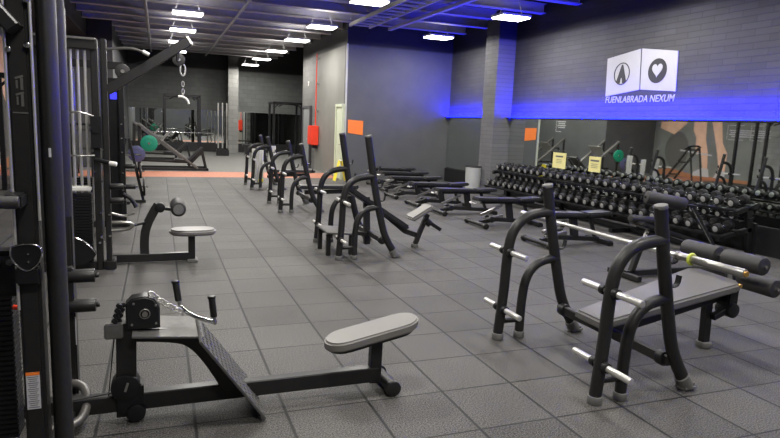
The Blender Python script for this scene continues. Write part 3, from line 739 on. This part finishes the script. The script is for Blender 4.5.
loose('guard_screw', bm, 'chrome', CT)
obj('side_handle', cyl(B(), (-1.0, 2.5, 1.335), (-.475, 2.5, 1.335), .024, 18, bev=.01), 'foam', CT)
obj('handle_mount', box(B(), (-.5, 2.56, 1.335), (.06, .14, .05), bev=.006), 'black', CT)
for z in (.795, .63):
    pg = obj('storage_peg', cyl(B(), (-.47, 3.52, z), (-.335, 3.52, z), .037, 18, bev=.004), 'frame', CT)
    obj('peg_button', cyl(B(), (-.335, 3.52, z), (-.315, 3.52, z), .014, 12, bev=.004), 'frame', pg)
obj('peg_carrier', box(B(), (-.47, 3.53, .72), (.06, .06, .25), bev=.006), 'frame', CT)
# label sticker and marks on the post
lb = obj('safety_label', box(B(), (-.484, 2.607, .56), (.048, .003, .155), bev=.0), 'paper', CT, smooth=False, label='white printed sticker with orange top')
obj('label_band', box(B(), (-.484, 2.605, .632), (.048, .003, .012)), 'orange', lb, smooth=False)
bm = B()
for k in range(16): box(bm, (-.484, 2.605, .618-k*.0085), (.038-(k % 3)*.006, .002, .0022))
obj('label_lines', bm, 'foot', lb, smooth=False)
bm = B()
for z0 in (1.705, 1.765):   # angular T-shaped maker's marks, one above the other
    box(bm, (-.478, 2.608, z0+.02), (.028, .003, .007), rot=(0, -.35, 0)); box(bm, (-.470, 2.608, z0-.004), (.009, .003, .045)); box(bm, (-.486, 2.608, z0-.006), (.006, .003, .03))
obj('maker_mark', bm, 'steel', CT, smooth=False)
obj('maker_line', box(B(), (-.478, 2.608, 1.655), (.05, .003, .005)), 'steel', CT, smooth=False)
obj('edge_sticker', box(B(), (-.388, 2.603, 1.51), (.008, .004, .034)), 'paper', CT, smooth=False)
bm = B(); box(bm, (-.445, 3.575, .47), (.006, .004, .16)); obj('edge_sticker', bm, 'paper', CT, smooth=False)

# ================================================================== LAT PULLDOWN, further
LPm = thing('lat_pulldown', 'black pulldown machine with slanting top arm, foam roller and pale seat', 'exercise machine', (-.55, 7.0, 0))
obj('post', box(B(), (-.605, 6.97, 1.2), (.066, .10, 2.4), bev=.01), 'frame', LPm)
obj('post', box(B(), (-.515, 6.97, 1.2), (.055, .10, 2.4), bev=.01), 'frame', LPm)
obj('chrome_edge', cyl(B(), (-.558, 6.93, .3), (-.558, 6.93, 2.3), .007, 8), 'chrome', LPm)
obj('post', box(B(), (-1.15, 7.0, 1.2), (.07, .10, 2.4), bev=.01), 'frame', LPm)
obj('header', box(B(), (-.86, 6.97, 2.33), (.56, .16, .10), bev=.01), 'frame', LPm)
obj('header_light_strip', box(B(), (-.86, 6.885, 2.385), (.56, .03, .022), bev=.004), 'steel', LPm)
for x in (-.82, -.755, -.69): obj('guide_rod', cyl(B(), (x, 6.97, .12), (x, 6.97, 2.28), .014, 10), 'peg', LPm)
for k in range(24): obj('stack_plate', box(B(), (-.775, 6.97, .12+k*.03), (.22, .13, .026), bev=.004), 'black', LPm)
obj('stack_top', box(B(), (-.77, 6.97, .87), (.20, .1, .05), bev=.01), 'white', LPm)
for z, sg in ((1.62, .05), (1.22, 0)):
    obj('front_hoop', tube(B(), [(-.9, 6.85, z), (-.76, 6.82, z+sg), (-.62, 6.88, z)], .009, 8, smooth=2), 'steel', LPm)
obj('top_arm', rbar(B(), [(-.49, 6.97, 1.89), (.31, 6.97, 2.45)], .075, .10, up=(0, 0, 1)), 'frame', LPm)
obj('arm_tip', box(B(), (.32, 6.97, 2.455), (.03, .075, .10), rot=(0, -.61, 0), bev=.006), 'white', LPm)
def pulley(c, r, par, name='pulley_wheel'):
    bm = B(); cyl(bm, (c[0], c[1]-.018, c[2]), (c[0], c[1]+.018, c[2]), r, 24, bev=.006); p = obj(name, bm, 'foam', par)
    bm = B(); cyl(bm, (c[0], c[1]-.028, c[2]), (c[0], c[1]+.028, c[2]), r*.25, 12); obj('wheel_hub', bm, 'steel', p); return p
pulley((.21, 6.97, 2.25), .065, LPm); pulley((-.34, 6.97, 2.09), .075, LPm)
obj('pulley_fork', rbar(B(), [(.20, 6.97, 2.24), (.20, 6.97, 2.36)], .03, .06), 'black', LPm)
obj('top_cable', cyl(B(), (-.33, 6.97, 2.15), (.2, 6.97, 2.30), .004, 5), 'black', LPm)
obj('grip_horn', tube(B(), [(-.49, 6.93, 2.30), (-.25, 6.90, 2.33), (-.12, 6.88, 2.29)], .014, 10, smooth=2), 'steel', LPm)
obj('horn_tip', cyl(B(), (-.14, 6.88, 2.298), (-.08, 6.875, 2.27), .020, 10), 'white', LPm)
for z in (.895, .745):
    pg = obj('storage_peg', cyl(B(), (-.49, 6.93, z), (-.36, 6.93, z), .032, 16, bev=.004), 'frame', LPm)
    obj('peg_button', cyl(B(), (-.36, 6.93, z), (-.34, 6.93, z), .014, 10), 'frame', pg)
bm = B(); rbar(bm, [(-.60, 6.9, 1.62), (-.60, 6.9, 1.30)], .10, .06, up=(0, 1, 0)); cyl(bm, (-.60, 6.86, 1.5), (-.60, 6.9, 1.5), .05, 16)
obj('carriage', bm, 'black', LPm)
bm = B(); cyl(bm, (-.62, 6.86, 1.18), (-.47, 6.82, 1.15), .022, 12); obj('carriage_lever', bm, 'black', LPm)
obj('lever_tip', cyl(B(), (-.48, 6.82, 1.15), (-.41, 6.80, 1.14), .024, 12, bev=.006), 'white', LPm)
bm = B()
for x, z in ((-.64, 1.27), (-.55, 1.28), (-.63, 1.05), (-.56, .95), (-.58, .62), (-.50, .60), (-.58, .36), (-.50, .37), (-.6, .3)): cyl(bm, (x, 6.915, z), (x, 6.90, z), .013, 8)
loose('bolt', bm, 'chrome', LPm)
cp = [(-.86, .10), (-.86, .40), (-.80, .395), (-.72, .35), (-.65, .27), (-.62, .22), (-.66, .16), (-.74, .11)]
g = obj('cam_guard', prism(B(), [(a, 6.72, b) for a, b in cp], (0, .05, 0)), 'black', LPm)
obj('guard_rim', tube(B(), [(a, 6.72, b) for a, b in cp[1:6]], .007, 6, smooth=1), 'chrome', g)
obj('cam_mount', box(B(), (-.76, 6.85, .24), (.08, .22, .08), bev=.01), 'black', LPm)
obj('base_rail', rbar(B(), [(-1.2, 6.97, .05), (-.45, 6.97, .05)], .08, .09), 'frame', LPm)
obj('base_beam', rbar(B(), [(-.5, 7.2, .06), (.33, 7.2, .06)], .08, .09), 'frame', LPm)
obj('base_link', rbar(B(), [(-.5, 6.9, .05), (-.5, 7.25, .05)], .08, .09), 'frame', LPm)
obj('roller_upright', rbar(B(), [(-.17, 7.2, .08), (-.175, 7.2, .25), (-.15, 7.2, .42), (-.06, 7.2, .60), (-.02, 7.2, .66)], .095, .06, smooth=2, up=(0, 1, 0)), 'frame', LPm)
bm = B(); cyl(bm, (0, 7.15, .63), (0, 7.25, .63), .055, 16, bev=.01); rbar(bm, [(0, 7.2, .62), (.17, 7.2, .60)], .035, .035); obj('roller_joint', bm, 'black', LPm)
obj('thigh_roller', cyl(B(), (.19, 6.98, .635), (.19, 7.42, .635), .082, 28, bev=.02), 'foam', LPm)
obj('roller_end', cyl(B(), (.19, 6.97, .635), (.19, 6.985, .635), .055, 24), 'foot', LPm)
bm = B(); prism(bm, stadium(.35, 7.2, .315, .52, .32, 0, 8), (0, 0, .065), bev=.02); obj('seat', bm, 'padtop', LPm)
obj('seat_post', rbar(B(), [(.335, 7.2, .03), (.335, 7.2, .32)], .075, .065, up=(0, 1, 0)), 'frame', LPm)
obj('rubber_foot', box(B(), (.34, 7.2, .015), (.12, .2, .03), bev=.008), 'foot', LPm)
obj('side_loop', tube(B(), [(-.49, 7.0, .50), (-.33, 7.0, .50), (-.26, 7.0, .47), (-.33, 7.0, .42), (-.49, 7.0, .41)], .018, 10, smooth=2), 'steel', LPm)
obj('side_loop', tube(B(), [(-.49, 7.0, .60), (-.36, 7.0, .56), (-.26, 7.0, .60)], .014, 10, smooth=2), 'steel', LPm)
obj('loop_link', cyl(B(), (-.27, 7.05, .46), (-.16, 7.18, .46), .016, 10), 'black', LPm)
t = thing('hanging_chain', 'chrome carabiner and chain hanging from the slanting arm', 'chain', (.25, 6.97, 1.9))
chain((.25, 6.97, 2.19), (.25, 6.97, 2.02), 2, 0, .028, .009, t); chain((.25, 6.97, 2.02), (.25, 6.97, 1.86), 4, 0, .014, .005, t)
obj('grip_bar', tube(B(), [(.20, 6.97, 1.865), (.25, 6.97, 1.865), (.29, 6.97, 1.84), (.31, 6.97, 1.79)], .014, 10, smooth=2), 'white', t)

# third tower further back
TT = thing('cable_tower', 'farther black cable tower with a small blue display, behind the pulldown', 'exercise machine', (-.75, 9.6, 0))
for x, y in ((-.72, 9.6), (-.50, 9.6), (-1.3, 9.6)): obj('post', box(B(), (x, y, 1.15), (.075, .1, 2.3), bev=.01), 'black', TT)
obj('shroud', box(B(), (-.61, 9.66, 1.1), (.16, .03, 2.1)), 'black', TT)
obj('header', box(B(), (-.9, 9.6, 2.32), (.9, .14, .1), bev=.01), 'frame', TT)
obj('patch', box(B(), (-.60, 9.63, 1.90), (.09, .03, .10), bev=.006), 'bluespot', TT, label='small glowing blue display')  # self-glowing blue spot set between the two posts
for x in (-1.1, -.95): obj('guide_rod', cyl(B(), (x, 9.6, .1), (x, 9.6, 2.3), .012, 10), 'chrome', TT)
for k in range(18): obj('stack_plate', box(B(), (-1.02, 9.6, .12+k*.035), (.24, .13, .03), bev=.004), 'black', TT)
obj('base_rail', rbar(B(), [(-1.35, 9.6, .05), (-.42, 9.6, .05)], .08, .09), 'frame', TT)
for z in (.9, .6): obj('storage_peg', cyl(B(), (-.47, 9.55, z), (-.33, 9.55, z), .035, 14, bev=.004), 'frame', TT)
obj('lower_arm', tube(B(), [(-.5, 9.5, .5), (-.38, 9.5, .42), (-.33, 9.5, .3)], .03, 10, smooth=1), 'frame', TT)
bm = B()
for z in (1.5, 1.3, 1.1, .8, .55): cyl(bm, (-.5, 9.55, z), (-.5, 9.53, z), .014, 8)
loose('bolt', bm, 'chrome', TT)
# A-frame plate tree
AT = thing('plate_tree', 'black leaning frame with small pegs at the aisle edge behind the towers', 'weight rack', (-.55, 12.2, 0))
for s in (-1, 1):
    obj('leg', rbar(B(), [(-.55+s*.26, 12.2, .03), (-.55+s*.03, 12.2, 1.2)], .05, .05, up=(0, 1, 0)), 'frame', AT)
obj('foot_rail', rbar(B(), [(-.85, 12.2, .03), (-.25, 12.2, .03)], .06, .05), 'frame', AT)
obj('foot_rail', rbar(B(), [(-.55, 11.95, .025), (-.55, 12.45, .025)], .06, .05), 'frame', AT)
for z in (.3, .6, .9):
    h = .26-(z-.03)/1.17*.23
    pg = obj('peg', cyl(B(), (-.55-h-.14, 12.2, z), (-.55+h+.14, 12.2, z), .018, 12), 'chrome', AT)
for z, r, mm in ((.3, .17, 'rubber'), (.6, .14, 'rubber')):
    for s in (-1, 1):
        h = .26-(z-.03)/1.17*.23
        x = -.55+s*(h+.07)
        tt = thing('weight_plate', 'black weight plate on the %s peg of the leaning frame, %s side' % ('lower' if z < .5 else 'middle', 'aisle' if s > 0 else 'wall'), 'weight plate', (x, 12.2, z), 'black plates on the leaning frame')
        bm = B(); cyl(bm, (x-.02, 12.2, z), (x+.02, 12.2, z), r, 28, bev=.008); obj('disc', bm, mm, tt)
        obj('hub_ring', cyl(B(), (x-.024, 12.2, z), (x+.024, 12.2, z), .035, 16), 'steel', tt)

# ================================================================== LEG PRESS and rear machines
def leg_press(x, y, label, sgn=1, mm='frame'):
    t = thing('leg_press', label, 'exercise machine', (x, y, 0))
    X = lambda a: x+sgn*a
    for dy in (-.42, .42):
        obj('base_rail', rbar(B(), [(X(-.98), y+dy, .04), (X(1.02), y+dy, .04)], .06, .07), mm, t)
        obj('slide_rail', rbar(B(), [(X(-.95), y+dy, 1.36), (X(.72), y+dy, .06)], .06, .12, up=(0, 1, 0)), 'rail', t)
        obj('rear_post', rbar(B(), [(X(-.95), y+dy, .05), (X(-.92), y+dy, 1.34)], .07, .06, up=(0, 1, 0)), mm, t)
        obj('front_post', rbar(B(), [(X(.98), y+dy, .05), (X(.86), y+dy, .62)], .04, .05, up=(0, 1, 0)), mm, t)
        obj('seat_rail', rbar(B(), [(X(.45), y+dy*.7, .12), (X(.90), y+dy*.7, .62)], .05, .06, up=(0, 1, 0)), mm, t)
    obj('base_cross', rbar(B(), [(X(1.0), y-.45, .04), (X(1.0), y+.45, .04)], .06, .07), mm, t)
    obj('base_cross', rbar(B(), [(X(-.96), y-.45, .04), (X(-.96), y+.45, .04)], .06, .07), mm, t)
    obj('mid_rail', rbar(B(), [(X(-.9), y, .26), (X(.5), y, .22)], .05, .06), mm, t)
    bm = B(); slab(bm, (X(.42), X(.86)) if sgn > 0 else (X(.86), X(.42)), (.30, .72) if sgn > 0 else (.72, .30), y-.25, y+.25, .08, .02); obj('back_pad', bm, 'padblk', t)
    bm = B(); slab(bm, (X(.05), X(.42)) if sgn > 0 else (X(.42), X(.05)), (.34, .30) if sgn > 0 else (.30, .34), y-.22, y+.22, .08, .02); obj('seat', bm, 'padblk', t)
    bm = B(); box(bm, (X(-.25), y, .95), (.05, .7, .5), rot=(0, sgn*math.radians(-51+90), 0), bev=.01); obj('foot_platform', bm, 'steel', t)
    obj('carriage', rbar(B(), [(X(-.6), y-.5, .90), (X(-.6), y+.5, .90)], .07, .07), mm, t)
    obj('plate_horn', cyl(B(), (X(-.65), y-.86, .81), (X(-.65), y-.4, .81), .025, 14), 'chrome', t)
    obj('plate_horn', cyl(B(), (X(-.99), y-.86, .50), (X(-.99), y-.4, .50), .025, 14), 'chrome', t)
    obj('carriage_arm', rbar(B(), [(X(-.65), y-.44, .81), (X(-.6), y-.44, .92)], .05, .06), mm, t)
    obj('storage_arm', rbar(B(), [(X(-.99), y-.42, .50), (X(-.94), y-.42, .62)], .05, .06), mm, t)
    return t
leg_press(.38, 19.75, 'large sled leg press with sloping rails behind the orange floor strip')
def plate(x, y, z, r, mm, label, grp):
    t = thing('weight_plate', label, 'weight plate', (x, y, z), grp)
    obj('disc', cyl(B(), (x, y-.03, z), (x, y+.03, z), r, 36, bev=.012), mm, t)
    obj('hub_ring', cyl(B(), (x, y-.036, z), (x, y+.036, z), .035, 16), 'chrome', t)
    obj('raised_rim', torus(B(), (x, y-.03, z), (0, 1, 0), r*.62, .006, 28, 6), 'paper' if False else mm, t)
plate(-.27, 18.94, .81, .235, 'green', 'green weight plate on the leg press rail', 'coloured plates on the leg press')
plate(-.61, 18.94, .50, .235, 'blue', 'dark blue weight plate low on the leg press', 'coloured plates on the leg press')
leg_press(.1, 23.6, 'second sled machine standing behind the large leg press', 1)

# power rack at the back
def power_rack(x0, x1, y, label, h=2.5, seatbar=True):
    t = thing('power_rack', label, 'exercise machine', ((x0+x1)/2, y, 0))
    for x in (x0, x1):
        for dy in (0, 1.1):
            obj('post', box(B(), (x, y+dy, h/2), (.09, .09, h), bev=.008), 'black', t)
        obj('side_beam', rbar(B(), [(x, y, h-.05), (x, y+1.1, h-.05)], .08, .09), 'black', t)
        obj('base_rail', rbar(B(), [(x, y-.05, .04), (x, y+1.15, .04)], .08, .08), 'black', t)
        obj('corner_brace', rbar(B(), [(x, y, h-.28), (x+(.25 if x == x0 else -.25), y, h-.05)], .05, .05, up=(0, 1, 0)), 'black', t)
    obj('top_beam', rbar(B(), [(x0, y, h-.05), (x1, y, h-.05)], .09, .10), 'black', t)
    obj('top_beam', rbar(B(), [(x0, y+1.1, h-.05), (x1, y+1.1, h-.05)], .09, .10), 'black', t)
    obj('pull_up_bar', tube(B(), [(x0+.2, y-.02, h-.2), (x0+.4, y-.25, h-.08), (x1-.4, y-.25, h-.08), (x1-.2, y-.02, h-.2)], .022, 10, smooth=2), 'black', t)
    return t
power_rack(.24, 1.62, 26.8, 'black power rack standing against the back mirror')
t = thing('barbell', 'barbell racked low across the black power rack', 'barbell', (.93, 26.7, .95))
obj('shaft', cyl(B(), (.05, 26.72, .95), (1.8, 26.72, .95), .016, 10), 'chrome', t)
for a, b in ((-.25, .05), (1.8, 2.1)): obj('sleeve', cyl(B(), (a, 26.72, .95), (b, 26.72, .95), .025, 12), 'chrome', t)
power_rack(4.72, 5.95, 26.8, 'black rack in the far recess right of the pilaster', 2.42)
power_rack(-2.95, -2.05, 14.2, 'black power rack in front of the mural, seen in the mirror', 2.35)
t = thing('climbing_frame', 'black slanting ladder-like frame before the mural, seen in the mirror', 'exercise machine', (-1.7, 17, 0))
for x in (-2.0, -1.55):
    obj('slant_rail', rbar(B(), [(x, 17.75, .05), (x, 16.75, 1.32)], .06, .06), 'black', t); obj('back_strut', rbar(B(), [(x, 16.75, 1.3), (x, 16.5, .05)], .05, .05, up=(1, 0, 0)), 'black', t)
for k in range(3): obj('rung', rbar(B(), [(-2.05, 17.6-.38*k, .24+.48*k), (-1.5, 17.6-.38*k, .24+.48*k)], .05, .06), 'rail', t)
obj('top_grip', tube(B(), [(-2.1, 16.9, 1.2), (-2.05, 16.72, 1.34), (-1.5, 16.72, 1.34), (-1.45, 16.9, 1.2)], .03, 10, smooth=1), 'black', t)
# barbell stand with upright bars
t = thing('barbell_stand', 'black floor block holding upright bars before the back wall', 'bar holder', (2.56, 27, 0))
obj('block', box(B(), (2.56, 27, .13), (.52, .34, .26), bev=.015), 'black', t)
bm = B()
for x in (2.38, 2.56, 2.74): cyl(bm, (x, 27, .24), (x, 27, .32), .05, 14)
loose('socket_ring', bm, 'rubber', t)
for x, w in ((2.38, 'left'), (2.56, 'middle'), (2.74, 'right')):
    t = thing('barbell', '%s of the three chrome bars standing upright in the black block' % w, 'barbell', (x, 27, .26), 'bars standing upright in the block')
    obj('shaft', cyl(B(), (x, 27, .26+.42), (x, 27, 2.22-.42), .016, 10), 'peg', t)
    obj('sleeve', cyl(B(), (x, 27, .322), (x, 27, .70), .03, 12), 'peg', t); obj('sleeve', cyl(B(), (x, 27, 1.68), (x, 27, 2.24), .03, 12), 'peg', t)
# low bench near back right with step
t = thing('flat_bench', 'low black bench standing in the far recess below the mirror', 'weight bench', (4.3, 27.2, 0))
obj('bench_pad', box(B(), (4.0, 27.5, .46), (1.1, .3, .07), bev=.02), 'padblk', t)
for x in (3.6, 4.4): obj('leg', rbar(B(), [(x, 27.5, .0), (x, 27.5, .42)], .06, .3, up=(0, 1, 0)), 'frame', t)

# ================================================================== ADJUSTABLE BENCHES
def adj_bench(x, y, label):
    t = thing('adjustable_bench', label, 'weight bench', (x, y, 0), 'adjustable benches in front of the end wall')
    X = lambda a: x+a
    obj('back_pad', slab(B(), (X(0), X(.82)), (.50, .48), y-.14, y+.14, .06, .018), 'padblk', t)
    obj('seat_pad', slab(B(), (X(.85), X(1.28)), (.48, .50), y-.14, y+.14, .06, .018), 'padblk', t)
    obj('pad_rail', rbar(B(), [(X(.12), y, .41), (X(1.18), y, .41)], .06, .05), 'frame', t)
    obj('base_beam', rbar(B(), [(X(.12), y, .06), (X(.42), y, .11), (X(1.16), y, .06)], .06, .07), 'frame', t)
    ft = obj('front_foot', cyl(B(), (X(.05), y-.33, .055), (X(.05), y+.33, .055), .035, 12), 'frame', t)
    bm = B()
    for s in (-1, 1): cyl(bm, (X(.05), y+s*.30, .05), (X(.05), y+s*.36, .05), .05, 14, bev=.008)
    loose('foot_cap', bm, 'rubber', ft)
    rf = obj('rear_foot', rbar(B(), [(X(1.18), y-.26, .045), (X(1.18), y+.26, .045)], .07, .06), 'frame', t)
    bm = B()
    for s in (-1, 1): box(bm, (X(1.18), y+s*.26, .035), (.09, .06, .07), bev=.012)
    loose('foot_cap', bm, 'rubber', rf)
    obj('post', rbar(B(), [(X(.72), y, .10), (X(.66), y, .42)], .12, .06, up=(0, 1, 0)), 'frame', t)
    obj('support_strut', rbar(B(), [(X(.10), y-.06, .20), (X(.50), y-.06, .36)], .04, .045), 'steel', t)
    obj('ladder_rail', rbar(B(), [(X(.22), y+.05, .10), (X(.60), y+.05, .16)], .05, .05), 'steel', t)
    obj('seat_strut', rbar(B(), [(X(1.10), y, .09), (X(.98), y, .40)], .05, .05, up=(0, 1, 0)), 'frame', t)
    bm = B()
    for s in (-1, 1): cyl(bm, (X(.30), y+s*.07, .12), (X(.30), y+s*.11, .12), .055, 16, bev=.006)
    loose('transport_wheel', bm, 'rubber', t)
    obj('lift_handle', tube(B(), [(X(-.02), y-.08, .42), (X(-.07), y-.08, .40), (X(-.07), y+.08, .40), (X(-.02), y+.08, .42)], .012, 8, smooth=1), 'steel', t)
    return t
AY = [7.35, 9.0, 10.4, 11.45, 12.8, 14.1, 15.3]
ORD = ['nearest', 'second nearest', 'third nearest', 'fourth nearest', 'fifth nearest', 'second farthest', 'farthest']
A0 = adj_bench(5.13, AY[0], ORD[0]+' of the flat black adjustable benches, beside the decline station')
for i in range(1, 7):
    dup(A0, ((5.13, 5.03, 4.95, 4.88, 4.91, 5.15, 5.3)[i], AY[i], 0), 0, ORD[i]+' of the flat black adjustable benches in front of the end wall')

# sit-up bench by the dumbbell rack
AB = thing('sit_up_bench', 'abdominal bench with foam roller on a slanting bar before the dumbbells', 'weight bench', (5.5, 5.5, 0))
obj('foam_roller', cyl(B(), (5.40, 5.55, .945), (5.84, 5.38, .875), .078, 24, bev=.016), 'foam', AB)
obj('roller_axle', cyl(B(), (5.38, 5.56, .948), (5.97, 5.33, .855), .014, 10), 'black', AB)
obj('slant_bar', rbar(B(), [(5.97, 5.40, .86), (6.60, 5.40, .12)], .045, .045, up=(0, 1, 0)), 'frame', AB)
obj('slant_edge', cyl(B(), (5.955, 5.375, .83), (6.55, 5.375, .14), .006, 8), 'chrome', AB)
obj('base_beam', rbar(B(), [(5.1, 5.45, .05), (6.62, 5.45, .05)], .06, .07), 'frame', AB)
obj('base_foot', rbar(B(), [(5.1, 5.2, .04), (5.1, 5.7, .04)], .06, .06), 'frame', AB)
obj('base_foot', rbar(B(), [(6.6, 5.2, .04), (6.6, 5.7, .04)], .06, .06), 'frame', AB)
obj('post', rbar(B(), [(5.2, 5.45, .06), (5.32, 5.45, .42)], .07, .06, up=(0, 1, 0)), 'frame', AB)
bm = B(); rbar(bm, [(5.30, 5.44, .40), (5.40, 5.44, .62)], .05, .02, up=(0, 1, 0)); pf = obj('perforated_strip', bm, 'white', AB)
bm = B()
for k in range(6): cyl(bm, (5.315+.015*k, 5.425, .42+.035*k), (5.315+.015*k, 5.43, .42+.035*k), .010, 8)
loose('strip_hole', bm, 'black', pf)
obj('bench_pad', slab(B(), (5.22, 6.35), (.68, .38), 5.34, 5.60, .06, .02), 'padblk', AB)
obj('leg_roller', cyl(B(), (5.15, 5.5, .70), (5.55, 5.5, .66), .045, 18, bev=.01), 'foam', AB)
obj('cross_stay', rbar(B(), [(5.4, 5.45, .55), (5.9, 5.45, .48)], .04, .05), 'frame', AB)

# ================================================================== DUMBBELL RACK
YR0, YR1 = 5.95, 12.45
DR = thing('dumbbell_rack', 'long tiered black dumbbell rack in front of the mirror wall', 'weight rack', (7.6, 9.2, 0))
for y in (YR0+.05, 8.1, 10.3, YR1-.05):
    obj('end_frame', rbar(B(), [(7.18, y, .04), (7.9, y, .04)], .08, .07), 'black', DR)
    obj('rack_post', rbar(B(), [(7.82, y, .05), (7.70, y, .72)], .10, .06, up=(0, 1, 0)), 'black', DR)
    obj('tier_arm', rbar(B(), [(7.18, y, .30), (7.78, y, .42)], .06, .07), 'black', DR)
    obj('tier_arm', rbar(B(), [(7.36, y, .64), (7.86, y, .76)], .06, .07), 'black', DR)
for (xa, za, xb, zb) in ((7.17, .335, 7.52, .405), (7.40, .685, 7.74, .755), (7.49, .537, 7.76, .578)):
    for x, z in ((xa+.05, za), (xb-.03, zb)):
        obj('tier_rail', box(B(), (x, (YR0+YR1)/2, z), (.09, YR1-YR0, .02), rot=(0, -.2, 0)), 'black', DR)
    obj('tier_lip', box(B(), (xa-.005, (YR0+YR1)/2, za+.002), (.012, YR1-YR0, .028), rot=(0, -.2, 0)), 'black', DR)
obj('back_panel', box(B(), (7.84, (YR0+YR1)/2, .30), (.03, YR1-YR0, .42)), 'black', DR)
obj('floor_rail', box(B(), (7.62, (YR0+YR1)/2, .05), (.10, YR1-YR0, .08)), 'black', DR)
nth = ['', 'second', 'third', 'fourth', 'fifth', 'sixth', 'seventh', 'eighth', 'ninth', 'tenth', 'eleventh', 'twelfth', 'thirteenth', 'fourteenth', 'fifteenth']
def dumbbell(x, y, z, label, grp, r=.070):
    t = thing('dumbbell', label, 'dumbbell', (x, y, z), grp)
    d = V((.98, 0, .2)).normalized()
    c = V((x, y, z))
    obj('handle', cyl(B(), c-d*.07, c+d*.07, .015, 10), 'chrome', t)
    for s in (-1, 1):
        hd = obj('head', cyl(B(), c+d*s*.065, c+d*s*.150, r, 18, bev=.012), 'rubber', t)
        obj('end_cap', cyl(B(), c+d*s*.150, c+d*s*.156, r*.60, 16, bev=.003), 'capgrey', hd)
    return t
N = 28
first = None
for tier, (x, z, nm) in enumerate(((7.345, .453, 'lower'), (7.575, .812, 'upper'), (7.60, .622, 'middle'))):
    for k in range(N):
        y = YR1-.12-k*((YR1-YR0-.24)/(N-1))
        j = k if k < N/2 else N-1-k
        side = 'pillar end' if k < N/2 else 'near right end'
        lab = 'black round dumbbell with pale cap, %s%s on the %s tier' % ((nth[j]+' from the ') if j else 'outermost at the ', side, nm)
        if first is None:
            first = dumbbell(x, y, z, lab, 'black dumbbells on the long rack')
            first['_s'] = 1; D0 = first
        else:
            d = dup(D0, (x, y, z), 0, lab)
            if tier == 2: d.scale = (.82, .82, .82)
# two heavier dumbbells lying on the floor end of the rack

# ================================================================== world + finish
w = bpy.data.worlds.new('world'); sc.world = w; w.use_nodes = True
w.node_tree.nodes['Background'].inputs[0].default_value = (.5, .5, .55, 1); w.node_tree.nodes['Background'].inputs[1].default_value = .012
for o in ROOTS:
    for k in ('_o', '_s'):
        if k in o: del o[k]
